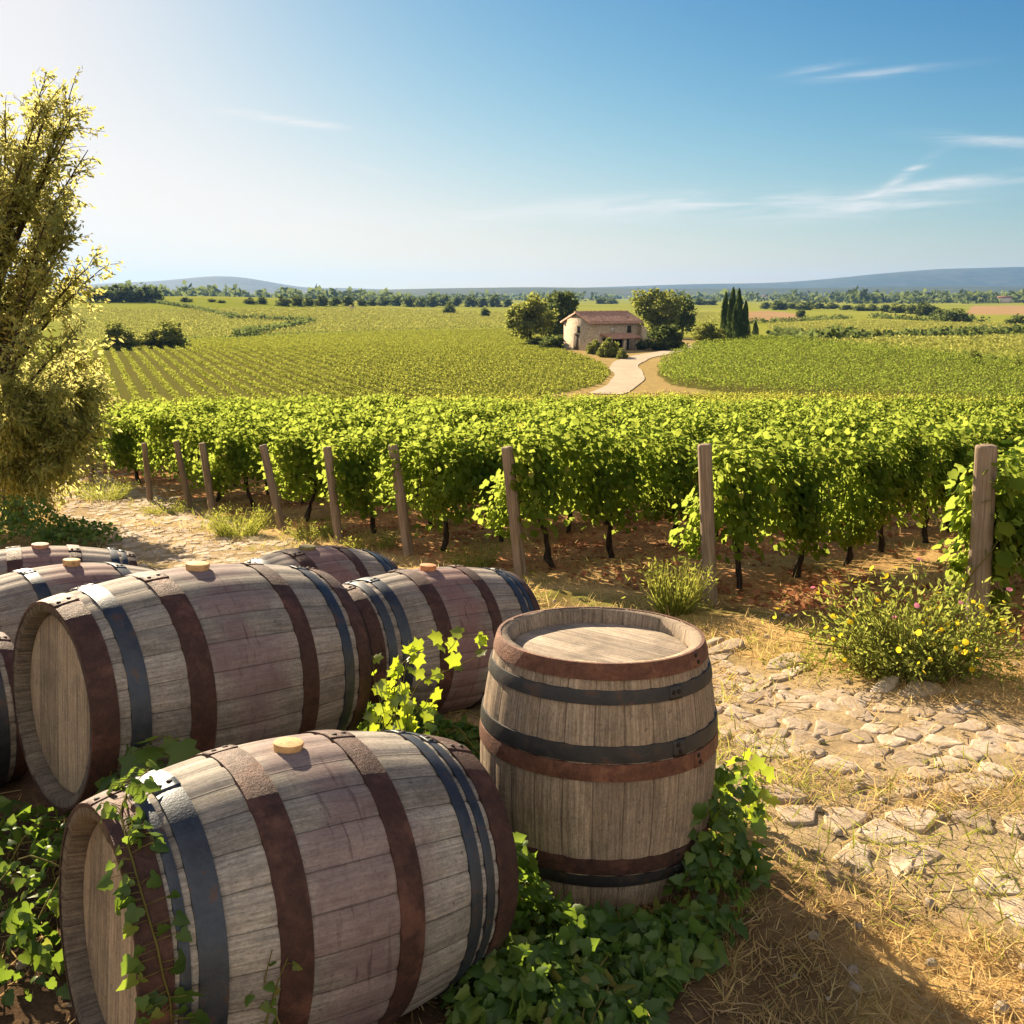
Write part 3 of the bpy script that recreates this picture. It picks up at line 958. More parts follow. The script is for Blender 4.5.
def litter():
    x, y = cover_points(60000, 5.0, 26)
    m = inside(NEAR_VY, x, y) & (rng.random(len(x)) < np.clip(.15 + 1.4 * (vnoise(x, y, .7, 61) - .35), 0, 1))
    x, y = x[m], y[m]
    n = len(x)
    d = rand_dir(n); d[:, 2] *= .35
    nr = rand_dir(n) * .5 + np.array([0, 0, 1.])
    V, F = scatter(QUAD_LEAF, np.stack([x, y, gz(x, y) + .012 + .02 * rng.random(n)], 1), d, nr, .03 + .055 * rng.random(n))
    tag(mesh_obj('fallen_leaves', V, F, M_LITTER), 'reddish fallen leaves and bark litter under the vine rows', 'leaf litter', kind='stuff')


litter()

# ------------------------------------------------------------------ near vineyard: posts, vines one by one, the rest as one mass
def vine_leaves(n, seed, T, s0, s1, length=1.08):
    g = np.random.default_rng(seed)
    top = 1.07 + .07 * g.random()
    # clumps of shoots give light and dark pockets
    k = 46
    cx = (g.random(k) - .5) * length; cz = .43 + (top - .43) * g.random(k) ** .85; cs = g.choice([-1, 1], k)
    cy = cs * (.10 + .17 * g.random(k)) * np.where(cz > .92, .6, 1)
    w = g.integers(0, k, n)
    p = np.stack([cx[w], cy[w], cz[w]], 1) + g.normal(0, 1, (n, 3)) * np.array([.10, .07, .10])
    low = g.random(n) < .05
    p[low, 2] -= .22 * g.random(low.sum())
    hi = g.random(n) < .07
    p[hi, 2] = top + .15 * g.random(hi.sum()) ** 1.5 - .04
    p[:, 0] = np.clip(p[:, 0], -length * .56, length * .56)
    p[:, 2] = np.maximum(p[:, 2], .33)
    side = np.sign(p[:, 1]) 
    nr = np.stack([.45 * g.normal(0, 1, n), side * .9 + .35 * g.normal(0, 1, n), .55 + .4 * g.normal(0, 1, n)], 1)
    up = smooth(.90, 1.12, p[:, 2])[:, None]
    nr = nr * (1 - .5 * up) + up * np.array([0, 0, .9])
    tip = np.stack([.6 * g.normal(0, 1, n), side * .5 + .3 * g.normal(0, 1, n), -.75 + .4 * g.normal(0, 1, n)], 1)
    tip[hi, 2] = .4 * g.random(hi.sum())
    return scatter(T, p, tip, nr, s0 + (s1 - s0) * g.random(n))


def vine_trunk(seed):
    g = np.random.default_rng(seed)
    B = MB()
    z = np.linspace(-.06, .56, 9)
    wob = np.cumsum(g.normal(0, .013, (9, 2)), 0)
    wob[:, 0] += .05 * np.sin(z * 5 + seed)
    P = np.column_stack([wob[:, 0], wob[:, 1], z])
    B.add(*tube(P, np.interp(z, [-.06, 0, .3, .56], [.042, .032, .024, .028]) * (1 + .12 * g.normal(0, 1, 9)), 8, wob=.1))
    for s in (-1, 1):
        q = P[-1] + np.array([0, 0, -.03])
        A_ = np.array([q, q + (s * .12, .01, .10), q + (s * .28, .02 * s, .13), q + (s * .46, 0, .12)])
        B.add(*tube(A_, [.02, .017, .013, .009], 6))
        for h in (.15, .32, .42):
            b = q + np.array([s * h, 0, .12])
            B.add(*tube([b, b + (g.normal(0, .03), g.normal(0, .05), .25), b + (g.normal(0, .06), g.normal(0, .08), .5)], [.006, .005, .003], 4, False))
    V, F = B.out()
    return mesh_data('vine_trunk', V, F, M_VTRUNK, smooth=True)


VINE_F = [mesh_data('vine_foliage', *vine_leaves(2200, 100 + q, VINE_LEAF, .036, .075), M_VINE, smooth=False) for q in range(7)]
VINE_T = [vine_trunk(200 + q) for q in range(6)]
POST_NAMES = ['the post by the flowering weeds', 'the post behind the upright barrel', 'the fourth post from the left-hand tree']

vine_spots = []
for r, (ox, oy) in enumerate(ROW0):
    t = .52
    while t < 75:
        x, y = ox + RDIR[0] * t, oy + RDIR[1] * t
        if x > .58 * y + 2.2: break
        if inside(NEAR_VY, np.array([x]), np.array([y]))[0]:
            vine_spots.append((math.hypot(x, y), x + random.uniform(-.05, .05), y + random.uniform(-.05, .05), r, t))
        elif t > 3 and y > 26: break
        t += random.uniform(.94, 1.04)
vine_spots.sort()
near_spots, far_spots = vine_spots[:300], vine_spots[300:]
END_LABEL = ['first grapevine at far right, beside the thick post by the flowering weeds',
             'first grapevine behind the tall post right of the upright barrel',
             'first grapevine behind the slim post just above the upright barrel\'s left edge',
             'first grapevine behind the leaning post above the right-hand rear lying barrel',
             'first grapevine behind the post standing above the small rear middle barrel',
             'first grapevine behind the slanting post right of the leafy grass tuft',
             'first grapevine behind the thin slanting post left of the leafy grass tuft',
             'first grapevine behind the short thin post near the bend of the path',
             'first grapevine behind the last post before the big left tree']
seen_row = set()
ang = math.atan2(RDIR[1], RDIR[0])
for q, (d, x, y, r, t) in enumerate(near_spots):
    root = empty('grape_vine', (x, y, float(gz(x, y))), ang + random.choice([0, math.pi]) + random.uniform(-.06, .06))
    sc = random.uniform(.93, 1.07)
    root.scale = (1.0, sc, sc)
    if t < .7 and r < len(END_LABEL):
        lab = END_LABEL[r]
    else:
        lab = 'leafy trellised grapevine inside the near vineyard, beyond the first vine of its row'
    tag(root, lab, 'grapevine', 'grapevines in the near vineyard')
    data_obj('foliage', random.choice(VINE_F), root)
    data_obj('trunk', random.choice(VINE_T), root)

LOWV = [vine_leaves(820, 400 + q, QUAD_LEAF, .055, .10) for q in range(6)]
VV, FF, nn = [], [], 0
for (d, x, y, r, t) in far_spots:
    V, F = random.choice(LOWV)
    a = ang + random.choice([0, math.pi]); ca, sa = math.cos(a), math.sin(a)
    sc = random.uniform(.94, 1.08)
    V = np.stack([V[:, 0] * ca - V[:, 1] * sa * sc + x, V[:, 0] * sa + V[:, 1] * ca * sc + y, V[:, 2] * sc + float(gz(x, y))], 1)
    VV.append(V); FF.append(F + nn); nn += len(V)
if VV:
    tag(mesh_obj('vineyard_rows', np.concatenate(VV), np.concatenate(FF), M_VINE2), 'mass of sunlit vine rows filling the far half of the near vineyard', 'vineyard', kind='stuff')

# end posts
POSTS = [  # base px, top px, radius, lean handled by the two ends, label
    ((975, 637), (986, 445), .070, 'thick weathered post at far right, half wrapped in vine leaves'),
    ((711, 603), (705, 444), .056, 'tall upright post just right of the upright barrel'),
    ((521, 577), (507, 447), .052, 'slim post just above the upright barrel\'s left edge'),
    ((409, 556), (393, 445), .050, 'post leaning over the right-hand rear lying barrel'),
    ((339, 542), (327, 447), .048, 'post rising behind the small rear middle barrel'),
    ((282, 529), (263, 445), .050, 'slanting post just right of the bushy green weed tuft'),
    ((213, 515), (202, 443), .046, 'thin slanting post just left of the bushy green weed tuft'),
    ((190, 508), (176, 441), .045, 'short thin post close by the path bend, third from the left'),
    ((150, 500), (144, 443), .044, 'faint post second from the left, beyond the path bend'),
    ((92, 487), (88, 446), .044, 'last small post beside the big left tree')]
for (b, tp, rad, lab) in POSTS:
    p0 = at(*b)
    p1 = at_y(tp[0], tp[1], p0[1] + .02)
    L = np.linalg.norm(p1 - p0)
    n = 12
    th = np.linspace(0, 2 * np.pi, n, endpoint=False)
    shape = rad * (1 + .07 * rng.standard_normal(n))
    B = MB()
    zs = [-.15] + list(np.linspace(0, L - .02, 7)) + [L - .004, L]
    rs = [1.08, 1.06, 1.03, 1.02, 1.0, .99, .97, .97, .93, .80]
    V = np.concatenate([np.stack([f * shape * np.cos(th), f * shape * np.sin(th), np.full(n, z) + rng.normal(0, .003, n)], 1) for z, f in zip(zs, rs)] + [[[0, 0, L - .003]]])
    m = len(zs)
    B.add(V, [np.array([(r * n + q, r * n + (q + 1) % n, (r + 1) * n + (q + 1) % n, (r + 1) * n + q) for r in range(m - 1) for q in range(n)]),
              np.array([((m - 1) * n + q, (m - 1) * n + (q + 1) % n, m * n) for q in range(n)])])
    o = B.obj('vine_post', M_POST)
    o.location = p0
    o.rotation_mode = 'QUATERNION'
    o.rotation_quaternion = Vector(p1 - p0).to_track_quat('Z', 'Y')
    tag(o, lab, 'post', 'wooden end posts of the vine rows')

# ------------------------------------------------------------------ barrels
NST = 26


def barrel_profile(L, rh, rb):
    return lambda t: rh + (rb - rh) * (1 - (2 * t) ** 2)


def revolve(prof, nseg, smooth_=True):
    """prof: list of (x, r); axis X"""
    P = np.asarray(prof, float)
    a = np.linspace(0, 2 * np.pi, nseg, endpoint=False)
    V = np.stack([np.repeat(P[:, 0], nseg), np.outer(P[:, 1], np.cos(a)).ravel(), np.outer(P[:, 1], np.sin(a)).ravel()], 1)
    i, j = np.meshgrid(np.arange(len(P) - 1), np.arange(nseg), indexing='ij')
    k = (j + 1) % nseg
    F = np.stack([i * nseg + j, (i + 1) * nseg + j, (i + 1) * nseg + k, i * nseg + k], -1).reshape(-1, 4)
    return V, F[:, ::-1]


def make_barrel(root, L, rh, rb, hoops, wood, headwood, chime, bung=None, bung_mat=None, roll=0.0, plug=None, seed=0):
    """everything in the barrel's own frame, axis X, bung at angle roll from the top; root carries the pose"""
    g = np.random.default_rng(seed)
    f = barrel_profile(L, rh, rb)
    pre = Matrix.Rotation(roll, 4, 'X')
    parts = []
    # staves: outer skin with a groove at every joint, the chime (bevelled end grain) and the inner lip
    per = 6
    off = np.array([0, .35, .6, 1., .6, .35]) ; na = NST * per
    ang_ = (np.arange(na) + 0.0) / na * 2 * np.pi
    fr = (np.arange(na) % per) / per
    groove = np.where(fr == 0, .0035, np.where((fr < .2) | (fr > .8), .0006, 0))
    flat = .0022 * np.cos((fr - .5) * np.pi) * 1.0
    lift = np.repeat(g.normal(0, .0012, NST), per)
    ts = np.linspace(-.5, .5, 37)
    V, UV = [], []
    th = .040
    for t in ts:
        rr_ = f(t) - groove + flat + lift
        V.append(np.stack([np.full(na, t * L), rr_ * np.sin(ang_), rr_ * np.cos(ang_)], 1))
    inner = [(.5 * L - .004, -.007), (.5 * L - .006, -th * .75), (.5 * L - .066, -th)]
    endj = np.repeat(g.normal(0, .0015, NST), per)
    ringsL = [np.stack([np.full(na, -x) + endj, (f(.5) + dr) * np.sin(ang_), (f(.5) + dr) * np.cos(ang_)], 1) for x, dr in inner[::-1]]
    ringsR = [np.stack([np.full(na, x) + endj, (f(.5) + dr) * np.sin(ang_), (f(.5) + dr) * np.cos(ang_)], 1) for x, dr in inner]
    rings = ringsL + V + ringsR
    n = len(rings)
    P = np.concatenate(rings)
    i, j = np.meshgrid(np.arange(n - 1), np.arange(na), indexing='ij')
    k = (j + 1) % na
    F = np.stack([i * na + j, i * na + k, (i + 1) * na + k, (i + 1) * na + j], -1).reshape(-1, 4)
    ux = P[:, 0].reshape(n, na)
    ux = ux + np.concatenate([[.10, .06, .02], np.zeros(len(ts)), [-.02, -.06, -.10]])[:, None]
    vj = j / per; vk = (j + 1) / per
    uv = np.stack([np.stack([ux[i, j], vj], -1), np.stack([ux[i, k], vk], -1), np.stack([ux[i + 1, k], vk], -1), np.stack([ux[i + 1, j], vj], -1)], -2).reshape(-1, 2)
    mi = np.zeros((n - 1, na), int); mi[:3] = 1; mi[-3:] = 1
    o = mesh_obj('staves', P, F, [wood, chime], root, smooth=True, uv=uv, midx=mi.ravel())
    o.matrix_local = pre
    parts.append(o)
    # heads, recessed behind the chime
    for s in (-1, 1):
        rin = f(.5) - th + .003
        xh = s * (.5 * L - .054)
        m = 48
        a = np.linspace(0, 2 * np.pi, m, endpoint=False)
        rings = [(rin, -.012), (rin - .001, .0), (rin * .96, .006), (rin * .5, .007)]
        Vh = np.concatenate([np.stack([np.full(m, xh + s * dx), r_ * np.cos(a), r_ * np.sin(a)], 1) for r_, dx in rings] + [[[xh + s * .007, 0, 0]]])
        F4 = np.array([(r * m + q, r * m + (q + 1) % m, (r + 1) * m + (q + 1) % m, (r + 1) * m + q) for r in range(3) for q in range(m)])
        F3 = np.array([(3 * m + q, 3 * m + (q + 1) % m, 4 * m) for q in range(m)])
        if s < 0: F4, F3 = F4[:, ::-1], F3[:, ::-1]
        fl = np.concatenate([F4.ravel(), F3.ravel()])
        uvh = np.stack([Vh[fl, 2] + .7, Vh[fl, 1] / .085 + 20.5], 1)
        o = mesh_obj('head', Vh, [F4, F3], headwood, root, uv=uvh)
        o.matrix_local = pre
    # hoops: thin bands following the bulge, each with its rivets
    for (t0, t1, mat, lab) in hoops:
        e = .0035
        tt = np.linspace(t0, t1, 5)
        prof = [(tt[0] * L, f(tt[0]) - .004)] + [(t * L, f(t) + .004 + e * (1 if 0 < q < 4 else .7)) for q, t in enumerate(tt)] + [(tt[-1] * L, f(tt[-1]) - .004)]
        Vb, Fb = revolve(prof, 96)
        o = mesh_obj('hoop', Vb, Fb, mat, root, smooth=True)
        o['label'] = lab
        es = o.modifiers.new('edges', 'EDGE_SPLIT'); es.split_angle = R(40)
        o.matrix_local = pre
        ra_ = g.uniform(-.25, .25) - roll * .0
        lap = (ra_ - .035, ra_ + .10)
        aa_ = np.linspace(*lap, 8)
        Vl = np.concatenate([[(t * L, (f(t) + .0095) * math.sin(q), (f(t) + .0095) * math.cos(q)) for t in tt] for q in aa_] + [[(t * L, (f(t) + .003) * math.sin(q), (f(t) + .003) * math.cos(q)) for t in tt] for q in aa_])
        Fl = [(i_ * 5 + j_, i_ * 5 + j_ + 1, i_ * 5 + j_ + 6, i_ * 5 + j_ + 5) for i_ in range(7) for j_ in range(4)]
        Fl += [(40 + j_, 41 + j_, j_ + 1, j_) for j_ in range(4)] + [(35 + j_, 36 + j_, 76 + j_, 75 + j_) for j_ in range(4)]
        Fl += [(i_ * 5, i_ * 5 + 5, i_ * 5 + 45, i_ * 5 + 40) for i_ in range(7)] + [(i_ * 5 + 44, i_ * 5 + 49, i_ * 5 + 9, i_ * 5 + 4) for i_ in range(7)]
        lp = mesh_obj('lap_joint', Vl, np.array(Fl)[:, ::-1], mat, o)
        for u in (-.22, .22):
            for dv in ((0., .055) if (t1 - t0) * L < .045 else (.028,)):
                tm = (t0 + t1) / 2 + u * (t1 - t0)
                if (t1 - t0) * L < .045:
                    tm = (t0 + t1) / 2
                    if u > 0: continue
                an = ra_ + dv + (.02 if u > 0 else 0)
                r_ = f(tm) + .0085
                Rv, Rf = revolve([(0.0, .0085), (.003, .0075), (.0045, .004), (.0048, .0002)], 10)
                Rv = np.stack([Rv[:, 1], Rv[:, 2], Rv[:, 0]], 1)
                rv = mesh_obj('rivet', Rv, Rf, M_RIVET, o, smooth=True)
                rv.matrix_local = Matrix.Rotation(-an, 4, 'X') @ Matrix.Translation((tm * L, 0, r_))
    if bung is not None:
        bt, br, bh = bung
        z0 = f(bt)
        prof = [(-.01, br * .9), (.0, br * .94), (bh * .75, br), (bh * .95, br * .96), (bh, br * .86), (bh + .001, .0005)]
        Vb, Fb = revolve(prof, 28)
        Vb = np.stack([Vb[:, 1] + bt * L, Vb[:, 2], Vb[:, 0] + z0], 1)
        o = mesh_obj('bung', Vb, Fb, bung_mat, root, smooth=True)
        es = o.modifiers.new('edges', 'EDGE_SPLIT'); es.split_angle = R(50)
        o.matrix_local = pre
    if plug is not None:
        bt, pa, br = plug
        Vb, Fb = revolve([(-.006, br), (.002, br), (.004, br * .88), (.0042, .0005)], 24)
        Vb = np.stack([Vb[:, 1], Vb[:, 2], Vb[:, 0]], 1)
        o = mesh_obj('plug', Vb, Fb, M_PLUG, root, smooth=True)
        o.matrix_local = pre @ Matrix.Rotation(pa, 4, 'X') @ Matrix.Translation((bt * L, 0, f(bt)))
    return parts


RL, SL, SD = 'rust brown iron hoop', 'blue grey steel hoop', 'dark grey steel hoop'
W_A = wood_mat('oak_staves_grey', (.235, .21, .178), (.365, .325, .275), .70, seed=1.3)
W_B = wood_mat('oak_staves_wine', (.225, .198, .166), (.345, .305, .258), .74, seed=4.1)
W_C = wood_mat('oak_staves_red', (.22, .185, .155), (.34, .295, .25), .9, (.19, .088, .088), seed=7.7)
W_S = wood_mat('oak_staves_tan', (.225, .165, .11), (.37, .285, .20), 0, seed=9.2, damp=.3)
W_H = wood_mat('oak_head', (.24, .18, .12), (.37, .285, .19), 0, seed=3.3, damp=.25)
W_CH = wood_mat('oak_chime_shaded', (.085, .068, .05), (.17, .135, .10), 0, seed=6.4, damp=.5)  # dark dirty end grain, with the shade inside the rims put into its colour
W_HT = wood_mat('oak_head_bleached', (.28, .225, .165), (.44, .36, .28), 0, seed=5.3, damp=.6)

FULL = lambda ts: [(a, b, m, l) for (a, b, m, l) in ts]
HA = [(-.5, -.43, M_RUST, RL), (-.42, -.398, M_STEEL, SL), (-.382, -.322, M_STEEL, SL), (-.21, -.135, M_RUST, RL),
      (.09, .16, M_RUST, RL), (.315, .355, M_STEEL, SL), (.372, .402, M_STEEL, SL), (.42, .5, M_RUST, RL)]
HB = [(-.5, -.425, M_RUST, RL), (-.392, -.335, M_STEEL, SL), (-.215, -.135, M_RUST, RL), (.185, .25, M_RUST, RL), (.37, .415, M_STEEL, SL), (.44, .5, M_RUST, RL)]
HC = [(-.5, -.44, M_RUST, RL), (-.425, -.385, M_STEEL, SL), (-.36, -.31, M_STEEL, SL), (-.175, -.10, M_RUST, RL), (.14, .205, M_RUST, RL), (.36, .405, M_STEEL, SL), (.42, .45, M_STEEL, SL), (.455, .5, M_RUST, RL)]
HE = [(-.5, -.44, M_RUST, RL), (-.25, -.19, M_STEEL, SL), (.19, .25, M_STEEL, SL), (.44, .5, M_RUST, RL)]
BARRELS = {}


def lying(name, x, y, zc, yaw, tilt, L, rh, rb, hoops, wood, bung, bmat, roll, label, plug=None, seed=0):
    root = empty('wine_barrel')
    M = Matrix.Translation((x, y, zc)) @ Matrix.Rotation(yaw, 4, 'Z') @ Matrix.Rotation(-tilt, 4, 'Y')
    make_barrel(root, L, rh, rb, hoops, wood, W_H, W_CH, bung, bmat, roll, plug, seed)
    for c in root.children:                       # root sits where the barrel touches the ground
        c.matrix_local = Matrix.Translation((0, 0, rb)) @ c.matrix_local
    root.matrix_world = M @ Matrix.Translation((0, 0, -rb))
    tag(root, label, 'barrel', 'old oak wine barrels')
    BARRELS[name] = (M, L, rh, rb)
    return root


lying('A', -.592, 2.577, .364, .646, -.10, 1.038, .319, .404, HA, W_A, (-.035, .040, .019), M_BUNG, R(31),
      'large lying oak barrel nearest the camera, ivy strand down its left end', (.165, R(52), .034), seed=2)
lying('B', -1.231, 3.893, .470, .767, -.08, 1.132, .364, .436, HB, W_B, (-.005, .046, .025), M_BUNG, R(3),
      'biggest wine stained lying barrel, second from the front, open left end showing', seed=3)
lying('C', -.424, 5.042, .234, .677, -.08, 1.018, .306, .369, HC, W_C, (-.02, .042, .026), M_BUNG_O, R(4),
      'reddish lying barrel with an orange bung, behind the sunlit young vine sprigs', seed=5)
lying('D', -1.189, 5.945, .122, .79, -.076, 1.057, .268, .371, HC, W_C, (-.03, .05, .018), M_BUNG_M, R(0),
      'rear middle lying barrel with a mossy bung, peeping above the big barrel', seed=6)
lying('E', -2.218, 5.038, .243, .79, -.099, .998, .299, .382, HE, W_C, (0, .042, .030), M_BUNG, R(5),
      'lying barrel at the left edge with bright steel hoops beside its pale bung', seed=7)
lying('F', -2.736, 5.869, .144, .468, -.061, 1.023, .307, .374, HC, W_C, (0, .048, .022), M_BUNG_R, R(3),
      'rearmost lying barrel at left, dark with a reddish bung', seed=8)
lying('G', -2.50, 3.85, .27, .70, -.04, 1.0, .30, .37, HB, W_A, None, None, 0,
      'lying barrel at the very left edge, only its rusty right end visible', seed=9)

root = empty('wine_barrel')
L_, rt_, rb_ = .825, .341, .40
HS = [(.44, .5, M_RUST_L, 'light rust iron rim hoop'), (.352, .403, M_STEEL_D, SD), (.138, .20, M_STEEL_D, SD), (.068, .132, M_RUST_L, 'light rust iron hoop'),
      (-.318, -.252, M_RUST, RL), (-.372, -.324, M_STEEL_D, SD)]
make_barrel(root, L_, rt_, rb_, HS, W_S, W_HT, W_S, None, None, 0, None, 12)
up = Matrix.Translation((0, 0, L_ / 2)) @ Matrix.Rotation(-math.pi / 2, 4, 'Y') @ Matrix.Rotation(R(-24), 4, 'X')
for c in root.children:
    c.matrix_local = up @ c.matrix_local
root.location = (.288, 3.354, .0)
root.rotation_mode = 'QUATERNION'
root.rotation_quaternion = Vector((.012, .039, 1)).to_track_quat('Z', 'Y')
tag(root, 'upright tan oak barrel standing on end among ivy, with rusty rim', 'barrel', 'old oak wine barrels')


# ------------------------------------------------------------------ ivy and climbing sprigs
def ivy_patch(name, mounds, n, label, cat='ivy', mat=None, s0=.03, s1=.066, stems=14, T=None):
    """mounds: (x, y, radius, height)"""
    root = empty(name, (mounds[0][0], mounds[0][1], float(gz(mounds[0][0], mounds[0][1]))))
    o0 = np.array(root.location)
    w = np.array([m[2] ** 2 + .6 * m[2] * m[3] for m in mounds]); w = w / w.sum()
    pick = rng.choice(len(mounds), n, p=w)
    Mm = np.array(mounds)[pick]
    rr_ = np.sqrt(rng.random(n)); an = rng.random(n) * 2 * np.pi
    x = Mm[:, 0] + Mm[:, 2] * rr_ * np.cos(an); y = Mm[:, 1] + Mm[:, 2] * rr_ * np.sin(an)
    lump = .55 + .9 * vnoise(x, y, .16, 71)
    h = Mm[:, 3] * np.sqrt(np.clip(1 - .85 * rr_ ** 2, 0, 1)) * lump
    z = gz(x, y) + h * (1 - .75 * rng.random(n) ** 2.2) + .01
    outw = np.stack([np.cos(an) * rr_, np.sin(an) * rr_ - .35, np.full(n, .75)], 1)
    nr = unit(outw + .55 * rng.standard_normal((n, 3)))
    tip = np.stack([np.cos(an), np.sin(an) - .3, np.full(n, -.45)], 1) + .7 * rng.standard_normal((n, 3))
    V, F = scatter(T or IVY_LEAF, np.stack([x, y, z], 1), tip, nr, (s0 + (s1 - s0) * rng.random(n)) * np.where(rng.random(n) < .3, .55, 1.0))
    mesh_obj('leaves', V - o0, F, mat or M_IVY, root)
    B = MB()
    for _ in range(max(stems, 0)):
        m = mounds[rng.integers(len(mounds))]
        a = rng.random() * 6.28; r0 = m[2] * rng.random() * .6
        P = []
        px_, py_ = m[0] + r0 * math.cos(a), m[1] + r0 * math.sin(a)
        d = a + rng.normal(0, .5)
        for q in range(6):
            hh = m[3] * (.25 + .6 * math.sin(q / 5 * 2.8))
            P.append((px_, py_, float(gz(px_, py_)) + hh))
            px_ += .07 * math.cos(d); py_ += .07 * math.sin(d); d += rng.normal(0, .4)
        mesh_obj('stem', *tube(np.array(P) - o0, .0028, 5, False), M_STEM, root)
    return tag(root, label, cat, 'ivy around the barrels' if cat == 'ivy' else None)


ivy_patch('ivy', [(-1.55, 3.05, .42, .20), (-1.25, 3.2, .33, .26), (-1.9, 3.25, .4, .2), (-1.05, 3.02, .22, .34), (-1.45, 2.72, .25, .12), (-1.0, 2.95, .2, .45)], 1100,
          'dark ivy heaped at the left between the two big lying barrels')
ivy_patch('ivy', [(.08, 2.74, .22, .13), (.28, 2.72, .22, .07), (.46, 2.80, .16, .10), (.02, 2.55, .20, .12), (.22, 2.56, .2, .06), (-.02, 2.9, .12, .22)], 2000,
          'ivy carpet in front of the upright barrel, spreading to the front barrel\'s end')
ivy_patch('ivy', [(.66, 3.14, .13, .30), (.73, 3.34, .13, .30), (.74, 3.16, .10, .17), (.60, 2.96, .13, .16), (.70, 3.55, .14, .2)], 560,
          'taller sunlit ivy hugging the right side of the upright barrel', mat=M_IVY, stems=0)
ivy_patch('ivy', [(-.28, 4.0, .30, .22), (-.05, 4.05, .25, .2), (-.48, 4.1, .22, .28), (.1, 4.25, .2, .15)], 1500,
          'dark low ivy in the gap between the upright barrel and the lying ones')


def sprig(name, paths, label, leafT, mat, size, depth, every=.045, cat='vine sprig', stem_r=.0028, jitter=.02):
    """paths: lists of picture points turned into stems standing at one real distance"""
    root = empty(name)
    B = MB(); LP, LT, LN = [], [], []
    base = None
    for p in paths:
        Y0 = depth
        P = np.array([at_y(a, b, Y0 + (c if len(q_) > 2 else 0)) for q_ in p for (a, b, c) in [(q_ if len(q_) > 2 else (*q_, 0.))]])
        if base is None: base = P[0].copy()
        d = np.concatenate([[0], np.cumsum(np.linalg.norm(np.diff(P, axis=0), axis=1))])
        s = np.linspace(0, d[-1], max(6, int(d[-1] / .025)))
        Q = np.stack([np.interp(s, d, P[:, a]) for a in range(3)], 1)
        Q[1:-1] = (Q[:-2] + Q[1:-1] * 2 + Q[2:]) / 4
        B.add(*tube(Q - base, np.linspace(stem_r, stem_r * .5, len(Q)), 5))
        k = np.arange(every, d[-1] + 1e-6, every)
        for q, t in enumerate(k):
            c = np.array([np.interp(t, s, Q[:, a]) for a in range(3)])
            sd_ = 1 if q % 2 else -1
            off = np.array([sd_ * .5, -.3, .2]) + rng.normal(0, .4, 3)
            c2 = c + off * jitter * (.6 + .8 * rng.random())
            B.add(*tube(np.array([c, (c + c2) / 2 + [0, 0, .004], c2]) - base, .0011, 4, False))
            LP.append(c2 - base); LT.append(off + np.array([0, 0, -.55])); LN.append(np.array([.2, -.8, .5]) + rng.normal(0, .35, 3))
    n = len(LP)
    V, F = scatter(leafT, np.array(LP), np.array(LT), np.array(LN), size[0] + (size[1] - size[0]) * rng.random(n))
    root.location = base
    mesh_obj('leaves', V, F, mat, root)
    B.obj('stems', M_STEM, root, smooth=True)
    return tag(root, label, cat)


sprig('vine_sprig', [[(398, 735), (393, 700), (398, 668), (415, 652), (440, 643), (463, 637), (490, 634)],
                     [(405, 735), (410, 700), (420, 680), (445, 672), (462, 664), (476, 657)],
                     [(385, 735), (380, 700), (374, 675), (372, 655)], [(395, 735), (415, 715), (428, 700), (434, 690)], [(412, 740), (402, 690), (408, 655), (409, 640)],
                     [(375, 738), (392, 720), (400, 690), (396, 665)], [(420, 738), (432, 722), (428, 705), (440, 700)], [(378, 730), (388, 700), (386, 676)]],
      'sunlit yellow green vine sprigs arching between the big barrel and the reddish one', SPRIG_LEAF, M_YOUNG, (.032, .068), 4.0, .04)
sprig('vine_sprig', [[(128, 790), (140, 760), (152, 738), (168, 735), (182, 742)], [(118, 790), (122, 768), (130, 752), (148, 745)], [(135, 790), (150, 765), (165, 752)], [(110, 785), (112, 765), (104, 758)]],
      'large leaved green sprig against the big lying barrel\'s lower left', SPRIG_LEAF, M_IVY, (.06, .115), 3.28, .05)
sprig('vine_sprig', [[(735, 880), (742, 830), (745, 790), (742, 765), (746, 742)], [(725, 880), (722, 830), (716, 790), (714, 772)], [(745, 880), (758, 850), (768, 845), (774, 856)], [(740, 880), (750, 820), (757, 790), (755, 775)],
                     [(720, 890), (733, 850), (735, 815), (728, 800)], [(712, 880), (720, 840), (715, 800), (722, 770)], [(730, 880), (752, 840), (764, 800), (760, 770)], [(715, 890), (742, 862), (766, 872)], [(722, 880), (738, 835), (750, 812)]],
      'leggy green sprig rising right of the upright barrel over the cobbles', SPRIG_LEAF, M_YOUNG, (.035, .07), 3.66, .03)
sprig('vine_sprig', [[(255, 1040), (262, 990), (272, 950)], [(262, 1040), (276, 985), (288, 958)], [(285, 1040), (275, 1010), (252, 985)]],
      'thin wispy weed in front of the nearest barrel\'s lower middle', IVY_LEAF, M_IVY, (.02, .035), 2.12, .05)


